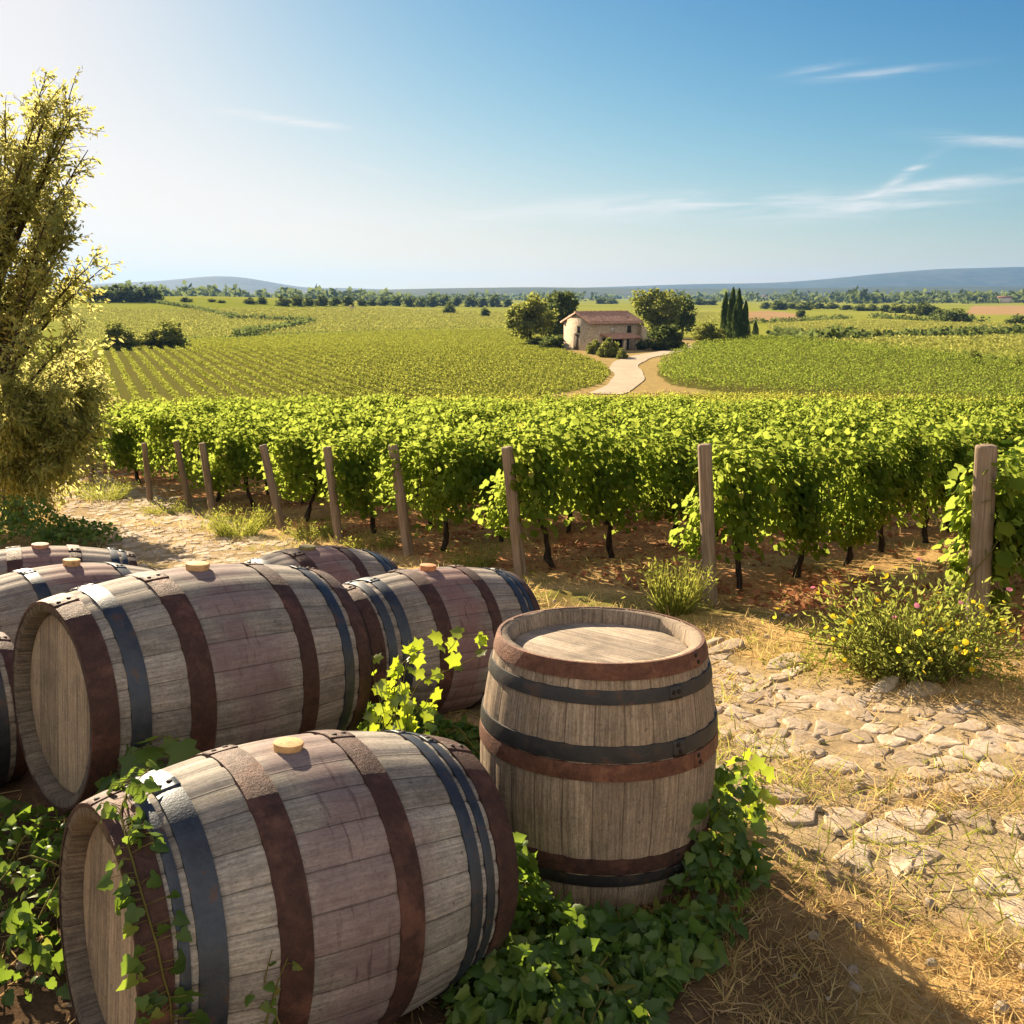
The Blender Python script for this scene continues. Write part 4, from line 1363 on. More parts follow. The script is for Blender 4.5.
def strand():
    """ivy strand lying on the front barrel: found on its surface"""
    M, L, rh, rb = BARRELS['A']
    f = barrel_profile(L, rh, rb)
    pts = [(148, 770), (128, 790), (120, 812), (126, 838), (133, 862), (140, 888), (148, 915), (157, 945), (163, 975), (170, 1000), (172, 1022)]
    V, F = revolve([(t * L, f(t) + .012) for t in np.linspace(-.5, .5, 40)], 96)
    Vw = [M @ Vector(v) for v in V]
    T = BVHTree.FromPolygons(Vw, [list(map(int, q)) for q in F])
    P, N = [], []
    for p in pts:
        h = T.ray_cast(Vector((0, 0, CAM_H)), Vector(ray(*p)).normalized())
        if h[0] is None: continue
        P.append(np.array(h[0])); N.append(np.array(h[1]) * (1 if h[1].dot(Vector(ray(*p))) < 0 else -1))
    P, N = np.array(P), np.array(N)
    d = np.concatenate([[0], np.cumsum(np.linalg.norm(np.diff(P, axis=0), axis=1))])
    s = np.linspace(0, d[-1], 50)
    Q = np.stack([np.interp(s, d, P[:, a]) for a in range(3)], 1); NN = unit(np.stack([np.interp(s, d, N[:, a]) for a in range(3)], 1))
    root = empty('ivy_strand', Q[0])
    B = MB(); B.add(*tube(Q - Q[0], .0026, 6))
    n = 78
    w = np.sort(rng.integers(0, 50, n))
    side = unit(np.cross(np.gradient(Q, axis=0)[w], NN[w]))
    sg = rng.choice([-1, 1], n)[:, None]
    pos = Q[w] + side * sg * (.008 + .05 * rng.random((n, 1)) ** 1.3) + NN[w] * (.006 + .02 * rng.random((n, 1)))
    for a, b in zip(w, pos):
        B.add(*tube(np.array([Q[a], (Q[a] + b) / 2 + NN[a] * .006, b]) - Q[0], .001, 4, False))
    tip = side * sg + np.array([0, 0, -.9]) + .35 * rng.standard_normal((n, 3))
    V, F = scatter(IVY_LEAF, pos - Q[0], tip, NN[w] + .3 * rng.standard_normal((n, 3)), .022 + .03 * rng.random(n))
    mesh_obj('leaves', V, F, M_IVY, root)
    B.obj('stems', M_STEM, root, smooth=True)
    tag(root, 'trailing ivy strand hanging down the front barrel\'s left end', 'ivy', 'ivy around the barrels')


strand()


# ------------------------------------------------------------------ weeds and tufts along the headland
def weed_tuft(base, h, w, n, label, mat=M_GRASS, leaves=True):
    p = at(*base)
    root = empty('weed_tuft', p)
    a = rng.random(n) * 6.28; r = w * np.sqrt(rng.random(n)) * .35
    pos = np.stack([r * np.cos(a), r * np.sin(a), np.full(n, -.01)], 1)
    d = np.stack([np.cos(a) * .5 * w / h, np.sin(a) * .5 * w / h, np.ones(n)], 1) * np.array([1, 1, 1]) + .22 * rng.standard_normal((n, 3))
    V, F = scatter((BLADE[0] * np.array([.36, 1, 1]), BLADE[1]), pos, d, rand_dir(n), h * (.5 + .6 * rng.random(n)))
    mesh_obj('blades', V, F, mat, root)
    if leaves:
        m = n * 2
        k = rng.integers(0, n, m)
        t = .25 + .7 * rng.random(m)
        q = pos[k] + unit(d[k]) * (t * h)[:, None] + .03 * rng.standard_normal((m, 3))
        q[:, 2] = np.abs(q[:, 2])
        V, F = scatter(LANCE_LEAF, q, d[k] * .4 + rand_dir(m), rand_dir(m) + np.array([0, -.3, .6]), .022 + .03 * rng.random(m))
        mesh_obj('leaves', V, F, mat, root)
    return tag(root, label, 'weeds', 'green weed tufts by the vine rows')


weed_tuft((674, 612), .40, .32, 340, 'bright feathery weed tuft at the foot of the tall post right of the upright barrel')
weed_tuft((238, 534), .36, .62, 420, 'bushy green weed tuft between two slanting posts beside the path')
weed_tuft((104, 498), .36, .8, 360, 'pale sunlit weed tuft beyond the path bend near the big left tree')
weed_tuft((312, 538), .26, .5, 240, 'low green weeds left of the post behind the small rear barrel')
weed_tuft((165, 512), .20, .6, 220, 'short grassy weeds at the outer edge of the path bend')
weed_tuft((472, 566), .24, .45, 260, 'small green weeds left of the slim post above the upright barrel')
weed_tuft((372, 548), .20, .5, 220, 'flat weed patch under the post leaning over the reddish barrel')
weed_tuft((700, 596), .40, .2, 60, 'few tall dry grass stalks against the tall post', M_DRY, False)


def flower_bush():
    p = at(908, 672)
    root = empty('flowering_weeds', p)
    n = 520
    a = rng.random(n) * 6.28; r = np.sqrt(rng.random(n))
    bx, by = .29 * r * np.cos(a), .22 * r * np.sin(a)
    hmax = .50 * (1 - .45 * r ** 2) * (.45 + .85 * rng.random(n))
    lean = np.stack([np.cos(a) * r * .40, np.sin(a) * r * .30], 1) + .08 * rng.standard_normal((n, 2))
    B = MB(); tips = []
    LP, LT = [], []
    for q in range(n):
        b = np.array([bx[q], by[q], -.02]); t_ = b + np.array([lean[q, 0], lean[q, 1], hmax[q]])
        m_ = (b + t_) / 2 + np.array([0, 0, .06]) - .2 * np.array([lean[q, 0], lean[q, 1], 0])
        if q < 260: B.add(*tube([b, m_, t_], [.003, .0022, .0012], 4, False))
        tips.append(t_)
        for t in rng.random(11) * .95 + .05:
            c = (1 - t) ** 2 * b + 2 * t * (1 - t) * m_ + t * t * t_
            LP.append(c + rng.normal(0, .02, 3)); LT.append((t_ - b) * .7 + rng.normal(0, .35, 3))
    tips = np.array(tips)
    LP = np.array(LP); LP[:, 2] = np.abs(LP[:, 2])
    V, F = scatter(LANCE_LEAF, LP, np.array(LT), rand_dir(len(LP)) + np.array([0, -.2, .5]), .025 + .035 * rng.random(len(LP)))
    mesh_obj('leaves', V, F, leaf_mat('weed_leaf', [(0, (.04, .075, .02)), (.6, (.12, .15, .04)), (1, (.22, .22, .07))], (.42, .44, .07), .5), root)
    B.obj('stems', M_STEM, root)
    pet = []
    for q in range(6):
        an = q / 6 * 2 * np.pi
        pet.append((.5 * math.cos(an), .5 * math.sin(an), .12))
    FL = (np.array([(0, 0, 0)] + pet), np.array([(0, 1 + q, 1 + (q + 1) % 6) for q in range(6)]))
    ty = rng.choice(n, 85, replace=False)
    V, F = scatter(FL, tips[ty] + [0, 0, .01] + rng.normal(0, .015, (85, 3)), rand_dir(85), rng.normal(0, .5, (85, 3)) + np.array([0, -.5, .8]), .022 + .018 * rng.random(85))
    o = mesh_obj('blossoms', V, F, M_YELLOW, root); o['label'] = 'small yellow flower heads'
    tp = rng.choice(n, 9, replace=False)
    V, F = scatter(FL, tips[tp] + [0, 0, .02], rand_dir(9), rng.normal(0, .4, (9, 3)) + np.array([0, -.8, .5]), .03 + .012 * rng.random(9))
    o = mesh_obj('blossoms', V, F, M_PINK, root); o['label'] = 'few pink flower heads'
    tag(root, 'bushy wild weeds with yellow and pink flowers before the thick right post', 'wildflowers')
    # the loose skirt of green round it
    return p


FP = flower_bush()
ivy_patch('weed_cover', [(FP[0] - .35, FP[1] + .05, .32, .10), (FP[0] + .4, FP[1] - .02, .3, .12), (FP[0] - .6, FP[1] + .15, .2, .06)], 900,
          'low green weeds spreading round the flowering clump', 'weeds', M_GRASS, .02, .045, 0, LANCE_LEAF)


def post_vine():
    """shoots of vine round the thick right post"""
    p = at(975, 637)
    root = empty('climbing_vine', p)
    n = 230
    z = .12 + 1.0 * rng.random(n) ** .8
    an = rng.random(n) * 6.28
    an = rng.normal(.9, 1.0, n)
    r = .09 + .18 * rng.random(n) ** 1.4
    pos = np.stack([r * np.cos(an), r * np.sin(an), z], 1)
    nr = np.stack([np.cos(an), np.sin(an), .5 + 0 * an], 1) + .4 * rng.standard_normal((n, 3))
    tip = np.stack([.5 * np.cos(an), .5 * np.sin(an), -.8 + 0 * an], 1) + .4 * rng.standard_normal((n, 3))
    V, F = scatter(VINE_LEAF, pos, tip, nr, .05 + .065 * rng.random(n))
    mesh_obj('leaves', V, F, M_VINE, root)
    t = np.linspace(0, 1, 40)
    mesh_obj('stems', *tube(np.stack([.085 * np.cos(9 * t), .085 * np.sin(9 * t), 1.1 * t], 1), .004, 5), M_STEM, root)
    tag(root, 'vine shoots climbing round the thick right-hand post', 'grapevine')


post_vine()

# ------------------------------------------------------------------ trees
def crown_mesh(name, seed, n, size, shape='round', mat=None, lean=(0, 0)):
    """crown of unit height 1 and unit radius .5 (scaled on the object), many small leaf faces in lumps"""
    g = np.random.default_rng(seed)
    k = 46 if shape != 'cypress' else 60
    if shape == 'cypress':
        t = g.random(n) ** .8
        prof = .5 * np.clip(np.minimum((t + .02) * 6, 1), 0, 1) * (1 - t) ** .62 * (1 + .0 * t)
        a = g.random(n) * 6.28
        r = prof * (.55 + .5 * g.random(n) ** .4) * (1 + .25 * np.sin(a * 3 + 9 * t + seed))
        p = np.stack([r * np.cos(a), r * np.sin(a), t], 1)
        nr = np.stack([np.cos(a), np.sin(a), .2 + 0 * a], 1) + .5 * g.standard_normal((n, 3))
        tip = np.stack([.25 * np.cos(a), .25 * np.sin(a), 1 + 0 * a], 1) + .25 * g.standard_normal((n, 3))
    else:
        c = unit(g.standard_normal((k, 3))) * (g.random((k, 1)) ** .5)
        if shape == 'bush':
            c[:, 2] = np.abs(c[:, 2]) * 1.0
            c = c * np.array([.42, .42, .80]); c[:, 2] += .06
        else:
            c[:, 2] = np.where(c[:, 2] < -.75, -c[:, 2] * .5, c[:, 2])
            taper = np.where(c[:, 2] > .3, 1 - .55 * (c[:, 2] - .3), 1)
            c = c * np.array([.42, .42, .47]) * np.stack([taper, taper, np.ones(k)], 1); c[:, 2] += .46
        w = g.integers(0, k, n)
        rad = (.085 + .085 * g.random(k))[w]
        o = unit(g.standard_normal((n, 3)))
        p = c[w] + o * (rad * (.55 + .5 * g.random(n)))[:, None] * np.array([1, 1, .8])
        p[:, 2] = np.maximum(p[:, 2], .02 + .04 * g.random(n))
        nr = o + .5 * g.standard_normal((n, 3)) + np.array([0, 0, .3])
        tip = g.standard_normal((n, 3)) + np.array([0, 0, -.3])
    V, F = scatter(QUAD_LEAF, p, tip, nr, size * (.6 + .8 * g.random(n)))
    return mesh_data(name, V, F, mat)


def trunk_mesh(seed, limbs=5):
    g = np.random.default_rng(seed)
    B = MB()
    z = np.linspace(-.04, .62, 8)
    P = np.column_stack([np.cumsum(g.normal(0, .012, 8)), np.cumsum(g.normal(0, .012, 8)), z])
    B.add(*tube(P, np.linspace(.034, .012, 8), 8, wob=.06))
    for _ in range(limbs):
        t = g.integers(3, 7); b = P[t]; a = g.random() * 6.28
        e = b + np.array([.26 * math.cos(a), .26 * math.sin(a), .16 + .14 * g.random()])
        B.add(*tube([b, (b + e) / 2 + [0, 0, .03], e], [.015, .010, .004], 6))
    V, F = B.out()
    return mesh_data('trunk', V, F, M_BARK, smooth=True)


CR = {'round': [crown_mesh('crown', 500 + q, 5200, .050, 'round', M_TREE) for q in range(3)],
      'dark': [crown_mesh('crown', 520 + q, 5600, .050, 'round', M_TREE_D) for q in range(3)],
      'bush': [crown_mesh('crown', 540 + q, 4600, .060, 'bush', M_TREE) for q in range(3)],
      'darkbush': [crown_mesh('crown', 545 + q, 4600, .060, 'bush', M_TREE_D) for q in range(2)],
      'cypress': [crown_mesh('crown', 560 + q, 3600, .060, 'cypress', M_CYP) for q in range(3)],
      'far': [crown_mesh('crown', 580 + q, 900, .105, 'bush', M_TREE_D) for q in range(5)]}
TR = [trunk_mesh(600 + q) for q in range(4)]


def plant(kind, base, top_py, w_px, label, group=None, name=None, cat=None, trunk=True, Y=None):
    p = at(*base) if Y is None else at_y(base[0], base[1], Y)
    z0 = float(gz(p[0], p[1]))
    dep = depth_of(p)
    h = (at_y(base[0], top_py, p[1])[2]) - z0
    w = 1.22 * w_px / FPX * dep
    name = name or {'round': 'broadleaf_tree', 'dark': 'broadleaf_tree', 'bush': 'bush', 'darkbush': 'bush', 'cypress': 'cypress_tree', 'far': 'broadleaf_tree'}[kind]
    cat = cat or ('bush' if 'bush' in kind else 'tree')
    root = empty(name, (p[0], p[1], z0 - .05), random.uniform(0, 6.28))
    c = data_obj('crown', random.choice(CR[kind]), root)
    lo = .0 if kind in ('bush', 'darkbush', 'cypress', 'far') else .04
    c.scale = (w, w * random.uniform(.9, 1.1), h * (1 - lo)); c.location = (0, 0, h * lo)
    if trunk:
        t = data_obj('trunk', random.choice(TR), root)
        t.scale = (h * .9, h * .9, h) if kind not in ('bush', 'darkbush', 'cypress') else (h * .5, h * .5, h * .6)
    return tag(root, label, cat, group)


TG = 'trees and shrubs round the farmhouse'
plant('round', (530, 345), 289, 44, 'broad green tree left of the farmhouse, its trunk showing', TG)
plant('dark', (561, 340), 285, 42, 'tall dark tree directly behind the farmhouse\'s left gable', TG)
plant('dark', (547, 341), 293, 34, 'dark tree squeezed between the two trees left of the farmhouse', TG)
plant('round', (654, 338), 282, 52, 'big spreading tree behind the farmhouse\'s right end', TG)
plant('dark', (682, 337), 293, 30, 'narrower dark tree right of the big spreading tree', TG)
plant('darkbush', (664, 350), 319, 40, 'large dark bush against the farmhouse\'s right wall', TG)
plant('bush', (707, 346), 318, 34, 'round clipped bush left of the cypresses', TG)
plant('darkbush', (555, 349), 333, 26, 'dark hedge-like shrub left of the stone gable', TG)
plant('darkbush', (536, 346), 335, 18, 'low shrub under the broad tree left of the farmhouse', TG)
plant('bush', (594, 354), 337, 17, 'rounded green shrub in front of the gable corner', TG)
plant('bush', (611, 357), 335, 21, 'taller leafy shrub in front of the lean-to porch', TG)
plant('bush', (602, 357), 343, 10, 'small pale shrub between the two shrubs in front of the farmhouse', TG)
plant('bush', (622, 359), 346, 11, 'small shrub by the track, front of the porch', TG)
plant('darkbush', (641, 350), 338, 10, 'little dark shrub between the porch pier and the sloping wall', TG)
for (a, b, t, w, l) in [(724, 344, 294, 10, 'leftmost cypress of the tight group'), (731, 345, 290, 11, 'tallest cypress, second from left in the tight group'),
                        (737, 345, 291, 11, 'third cypress from left in the tight group'), (744, 344, 302, 10, 'shortest and rightmost cypress of the tight group'),
                        (755, 338, 321, 6, 'tiny lone cypress right of the cypress group')]:
    plant('cypress', (a, b), t, w, l, 'cypresses by the farmhouse')
MG = 'bushes among the fields'
plant('bush', (118, 349), 318, 38, 'round bush nearest the big left tree, beyond the striped field', MG)
plant('bush', (168, 347), 318, 50, 'wide round bush beyond the striped field, right of its twin', MG)
plant('bush', (876, 340), 327, 13, 'lone round shrub on the field line right of the cypresses', MG)
plant('bush', (973, 364), 347, 15, 'brownish shrub standing right of centre in the right field', MG)
plant('bush', (1017, 370), 357, 11, 'small shrub at the right edge of the right field', MG)
plant('darkbush', (485, 317), 306, 10, 'small dark bush on the pale field left of the farmhouse trees', MG)
plant('darkbush', (801, 317), 308, 9, 'small dark shrub at the corner of the brown field', MG)
WG = 'trees of the wood on the left rise'
for q, (a, t, w) in enumerate([(108, 284, 18), (120, 281, 20), (132, 281, 20), (145, 281, 18), (156, 283, 14), (95, 285, 18)]):
    plant('far', (a, 302), t, w, 'dark tree in the small wood on the left rise', WG)
FG = 'distant trees along the horizon'
LAB = 'small distant tree in the tree line under the hills'
for (a, b, t, w) in [(186, 302, 296, 12), (212, 302, 298, 9), (222, 303, 299, 9), (250, 304, 296, 12), (262, 304, 295, 12), (284, 306, 294, 15), (297, 306, 293, 14), (309, 306, 295, 12), (322, 306, 292, 15), (335, 306, 294, 13), (347, 306, 293, 13), (361, 306, 296, 12), (372, 306, 297, 11), (384, 306, 295, 13),
                     (396, 306, 293, 14), (409, 307, 293, 14), (421, 307, 295, 12), (432, 307, 293, 14), (444, 306, 291, 14), (449, 314, 299, 12), (457, 306, 294, 12), (470, 307, 292, 15), (482, 307, 295, 12), (494, 307, 292, 13), (507, 307, 296, 12),
                     (600, 304, 296, 12), (612, 304, 297, 11), (700, 305, 296, 14), (712, 305, 298, 12), (766, 309, 300, 12), (779, 310, 298, 18), (792, 309, 301, 14), (805, 310, 300, 18), (818, 309, 301, 13), (832, 309, 301, 14), (846, 310, 303, 14), (860, 311, 303, 13),
                     (873, 311, 303, 13), (886, 312, 302, 15), (899, 313, 301, 18), (912, 314, 302, 16), (925, 316, 299, 22), (938, 320, 306, 16), (955, 322, 305, 26), (968, 321, 311, 12), (985, 300, 293, 14), (1017, 325, 313, 20), (1000, 300, 293, 16), (1030, 303, 294, 20)]:
    plant('far', (a, b), t, w, LAB, FG, trunk=False)

# hedges between the far fields
def hedge(pts, h, w, label, n=60):
    P = np.array([at(*p) for p in pts])
    d = np.concatenate([[0], np.cumsum(np.linalg.norm(np.diff(P, axis=0), axis=1))])
    n = int(n * d[-1] / 4)
    s = rng.random(n) * d[-1]
    x, y = np.interp(s, d, P[:, 0]) + rng.normal(0, w * .4, n), np.interp(s, d, P[:, 1]) + rng.normal(0, w * .4, n)
    z = gz(x, y) + h * rng.random(n) * (.6 + .6 * vnoise(s, 0 * s, 6, 5))
    V, F = scatter(QUAD_LEAF, np.stack([x, y, z], 1), rand_dir(n), rand_dir(n) + np.array([0, -.4, .4]), h * (.3 + .4 * rng.random(n)))
    tag(mesh_obj('hedge', V, F, M_TREE_D), label, 'hedge')


hedge([(774, 337), (830, 342), (872, 339.5), (940, 337), (1024, 332.5), (1100, 329)], 1.6, 1.6, 'dark hedge line across the right fields, behind the lone shrub')
hedge([(228, 319), (262, 320), (312, 322.5), (290, 328), (262, 333), (236, 338)], 1.5, 1.6, 'dark bent hedge line crossing the left slope')
hedge([(150, 302), (190, 308), (235, 318)], 1.3, 1.2, 'thin hedge running down the left rise from the small wood')
hedge([(742, 324), (800, 321), (850, 318.5)], 1.3, 1.2, 'thin hedge along the front of the brown field', 40)
hedge([(870, 318), (930, 321), (990, 322)], 1.6, 1.6, 'thin hedge under the distant trees at right', 40)

hedge([(72, 351), (180, 341), (300, 335), (420, 331), (508, 329)], .75, .6, 'dark vine row along the crest of the striped left field', 26)
hedge([(703, 347), (745, 340.5), (800, 344), (850, 349), (930, 356), (1030, 367)], .8, .6, 'dark vine row edging the top of the right field', 26)  # leaf strip standing in for the shaded crest line

# wooded plain under the hills, one mass
def far_woods():
    n = 1500
    px = rng.uniform(-250, 1270, n)
    D = np.exp(rng.uniform(math.log(1150), math.log(3600), n))
    x = (px - 512) / FPX * D
    keep = vnoise(x, D, 260, 81) > .40
    x, D = x[keep], D[keep]; n = len(x)
    h = rng.uniform(7, 14, n)
    m = 34
    o = unit(rng.standard_normal((n, m, 3))); o[..., 2] = np.abs(o[..., 2])
    p = o * (h[:, None, None] * np.array([1.0, .9, 1.0])) * (.75 + .3 * rng.random((n, m, 1)))
    p = p + np.stack([x, D, gz(x, D)], 1)[:, None]
    o, p = o.reshape(-1, 3), p.reshape(-1, 3)
    V, F = scatter(QUAD_LEAF, p, rand_dir(n * m), o + .5 * rand_dir(n * m), np.repeat(h, m) * (.45 + .3 * rng.random(n * m)))
    tag(mesh_obj('far_woods', V, F, M_TREE_D), 'patchwork of dark woods spread over the far plain under the hills', 'woods', kind='stuff')


far_woods()

# the big tree at the left edge
def left_tree():
    b = at(14, 522)
    root = empty('broadleaf_tree', b)
    b = np.array(b)
    D = b[1]
    g = np.random.default_rng(77)
    B = MB()
    # limbs rise from the foot and fan out; picture points only place their ends in the real tree
    ends = [((-20, 70), .3), ((44, 82), -.2), ((70, 118), .1), ((88, 150), -.3), ((66, 190), .4), ((40, 130), -.5), ((10, 150), .2), ((95, 262), -.2), ((68, 290), .5), ((45, 235), -.4), ((60, 215), .1),
            ((78, 330), -.6), ((88, 395), -.2), ((82, 440), -.5), ((60, 380), -1.0), ((30, 330), -1.1), ((-40, 260), -.6), ((-60, 180), .3), ((-80, 330), .2), ((10, 420), -1.2), ((60, 450), -.9), ((-60, 420), -.8), ((-10, 230), .5), ((100, 270), .1), ((35, 470), -.9), ((80, 360), .5), ((40, 300), .6), ((20, 190), -.3), ((50, 100), .0), ((-10, 110), -.2)]
    tw = []
    trunkP = np.array([(0, 0, -.1), (.03, 0, .5), (-.05, .05, 1.2), (-.02, .1, 2.0), (-.1, .1, 2.9), (-.12, .05, 3.6)])
    B.add(*tube(trunkP, [.16, .12, .10, .085, .06, .03], 10, wob=.05))
    for q in range(40):
        yq = g.uniform(80, 470)
        lim = 74 if yq < 250 else (55 + 30 * smooth(250, 330, yq))
        ends.append(((lim * (1 - g.random() ** 1.5 * 1.5), yq), g.uniform(-.9, .7)))
    for (e, dy) in ends:
        E = at_y(e[0], e[1], D + dy) - b
        zt = np.clip(E[2] * .55, .3, 3.3)
        s = np.array([np.interp(zt, trunkP[:, 2], trunkP[:, a]) for a in range(3)])
        m = (s + E) / 2 + np.array([0, 0, .18]) + g.normal(0, .07, 3)
        t = np.linspace(0, 1, 9)[:, None]
        P = (1 - t) ** 2 * s + 2 * t * (1 - t) * m + t * t * E
        B.add(*tube(P, np.linspace(.028, .005, 9), 6))
        for q in range(26):
            tt = g.uniform(.3, 1.0)
            c = (1 - tt) ** 2 * s + 2 * tt * (1 - tt) * m + tt * tt * E
            low = E[2] < 2.4
            d = unit(unit(E - s) * .7 + g.normal(0, .6, 3) + np.array([0, 0, -.45 if low else .25]))
            l = g.uniform(.18, .48) * (1.25 if low else .85)
            tw.append((c, c + d * l * .5 + [0, 0, .02], c + d * l + np.array([0, 0, -.12 if low else -.02]), low))
    mesh_obj('trunk', *B.out(), M_BARK, root, smooth=True)
    B = MB(); LP, LT = [], []
    for (a, m, e, low) in tw:
        B.add(*tube([a, m, e], [.006, .004, .002], 4, False))
        k = 44 if low else 16
        t = g.random(k)[:, None]
        P = (1 - t) ** 2 * a + 2 * t * (1 - t) * m + t * t * e + g.normal(0, .045 if low else .03, (k, 3))
        LP.append(P); LT.append(unit(e - a) * .7 + .8 * unit(g.standard_normal((k, 3))) + np.array([0, 0, -.35]))
    LP, LT = np.concatenate(LP), np.concatenate(LT)
    n = len(LP)
    V, F = scatter((LANCE_LEAF[0] * np.array([1.25, 1, 1]), LANCE_LEAF[1]), LP, LT, rand_dir(n) + np.array([0, 0, .3]), .05 + .055 * g.random(n))
    mesh_obj('crown', V, F, M_NEAR_TREE, root)
    B.obj('twigs', M_BARK, root)
    tag(root, 'big sun drenched willowy tree filling the left edge', 'tree')


left_tree()
bp = at(8, 545)
ivy_patch('bush', [(bp[0], bp[1], .75, .45), (bp[0] + .75, bp[1] + .1, .4, .22), (bp[0] - .9, bp[1], .7, .6)], 4200, 'low dark leafy bush under the big left tree, behind the rear barrel', 'bush', M_IVY, .035, .07, 12, QUAD_LEAF)

# ------------------------------------------------------------------ farmhouse
def farmhouse():
    c = at(590, 351)
    dep = depth_of(c)
    S = dep / FPX                               # metres per picture pixel at that distance
    th = R(31)
    L, W = 53 * S / math.cos(th), 24.5 * S / math.sin(th)
    H, RH = 27.5 * S, 9.0 * S
    root = empty('farmhouse', c, th)            # local x along the long front, y back along the gable
    m_wall = stone_mat('house_stone', (.40, .305, .205), (.55, .43, .30), (.48, .38, .265), .9)
    m_roof = NT('clay_tiles')
    o = m_roof.coord('Object')
    wv = m_roof.n('ShaderNodeTexWave', {'Vector': o, 'Scale': 1.1, 'Distortion': .6, 'Detail': 2.}, bands_direction='X').outputs['Fac']
    f = m_roof.noise(o, 2.4, 6, .7)
    col = m_roof.ramp(f, [(.3, (.34, .165, .105)), (.5, (.55, .30, .20)), (.7, (.64, .43, .32))])
    m_roof = m_roof.finish(m_roof.mix(m_roof.math('MULTIPLY', wv, .45), col, (.12, .07, .05)), .9, normal=m_roof.bump(wv, .8, .08), spec=.15)
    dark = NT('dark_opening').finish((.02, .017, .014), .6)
    frame = dusty_mat('window_surround', (.40, .33, .25), (.5, .42, .33), 3.)
    wood = dusty_mat('old_door_wood', (.07, .05, .035), (.12, .09, .06), 5.)
    # walls: one closed body with gables
    B = MB()
    V = [(0, 0, -.6), (L, 0, -.6), (L, W, -.6), (0, W, -.6), (0, 0, H), (L, 0, H), (L, W, H), (0, W, H), (0, W / 2, H + RH), (L, W / 2, H + RH)]
    B.add(V, [np.array([(0, 1, 5, 4), (2, 3, 7, 6)]), np.array([(3, 0, 4, 8, 7), (1, 2, 6, 9, 5)]), np.array([(4, 5, 9, 8), (6, 7, 8, 9)])])
    B.obj('wall', m_wall, root)
    # roof: two thick slabs with eaves and verges
    ov, vg, t = .45, .30, .18
    sl = RH / (W / 2)
    B = MB()
    for s in (0, 1):
        y0 = -ov if s == 0 else W + ov
        z0 = H - ov * sl + .05
        ys = np.linspace(y0, W / 2, 9)
        zs = np.linspace(z0, H + RH + .05, 9)
        P = []
        nx = 60
        xs = np.linspace(-vg, L + vg, nx)
        for yq, zq in zip(ys, zs):
            P.append(np.stack([xs, np.full(nx, yq), zq + .035 * np.abs(np.sin(xs * 5.2)) + .02 * rng.standard_normal(nx) + t], 1))
        for yq, zq in zip(ys, zs):
            P.append(np.stack([xs, np.full(nx, yq), np.full(nx, zq)], 1))
        P = np.concatenate(P)
        i, j = np.meshgrid(np.arange(8), np.arange(nx - 1), indexing='ij')
        F1 = np.stack([i * nx + j, i * nx + j + 1, (i + 1) * nx + j + 1, (i + 1) * nx + j], -1).reshape(-1, 4)
        o9 = 9 * nx
        j = np.arange(nx - 1)
        edge = np.stack([j, j + o9, j + 1 + o9, j + 1], 1)
        q = np.arange(8)
        e1 = np.stack([q * nx, (q + 1) * nx, (q + 1) * nx + o9, q * nx + o9], 1)
        e2 = np.stack([q * nx + nx - 1, q * nx + nx - 1 + o9, (q + 1) * nx + nx - 1 + o9, (q + 1) * nx + nx - 1], 1)
        B.add(P, [F1, F1 + o9, edge, e1, e2])
    r = B.obj('roof', m_roof, root)
    rt = np.linspace(-vg, L + vg, 40)
    mesh_obj('ridge_tiles', *tube(np.stack([rt, np.full(40, W / 2), np.full(40, H + RH + .20) + .02 * rng.standard_normal(40)], 1), .14, 8), m_roof, r)

    def opening(name, x, z, w, h, face, pane_name='pane', mat=dark, arch=False):
        """face 'front' (y=0) or 'gable' (x=0)"""
        fr = .12
        def place(a, dep_, b):
            return (a, -dep_, b) if face == 'front' else (-dep_, a, b)
        B = MB()
        def bx(a0, a1, b0, b1, d0, d1):
            lo, hi = place(a0, d1, b0), place(a1, d0, b1)
            B.box(tuple(min(p, q) for p, q in zip(lo, hi)), tuple(max(p, q) for p, q in zip(lo, hi)))
        bx(x - w / 2 - fr, x - w / 2, z, z + h, -.2, .05); bx(x + w / 2, x + w / 2 + fr, z, z + h, -.2, .05)
        bx(x - w / 2 - fr, x + w / 2 + fr, z + h, z + h + .16, -.2, .06)
        if name == 'window': bx(x - w / 2 - fr - .05, x + w / 2 + fr + .05, z - .12, z, -.2, .10)
        o = B.obj(name, frame, root)
        B = MB(); bx(x - w / 2, x + w / 2, z, z + h, -.2, .012)
        B.obj(pane_name, mat, o)
        return o
    opening('window', W * .42, H * .62, .62, .85, 'gable')
    opening('window', L * .78, H * .62, .72, 1.0, 'front')
    opening('door', W * .50, 0, 1.25, 2.1, 'gable', 'door_leaf', wood)
    opening('window', L * .44, H * .70, .5, .5, 'front', 'shutter', dusty_mat('pale_shutter', (.62, .58, .52), (.7, .66, .6), 4.))
    # lean-to porch along the front: mono-pitch roof on piers, dark inside
    x0, x1, dp = L * .22, L * .80, 2.1
    z1, z0 = H * .58, H * .44
    B = MB()
    nx = 40; xs = np.linspace(x0 - .2, x1 + .25, nx)
    P = np.concatenate([np.stack([xs, np.full(nx, y), z + .03 * np.abs(np.sin(xs * 5.2))], 1) for y, z in ((-.003, z1 + .14), (-dp - .3, z0 + .10))] + [np.stack([xs, np.full(nx, y), np.full(nx, z)], 1) for y, z in ((-.003, z1), (-dp - .3, z0 - .03))])
    j = np.arange(nx - 1)
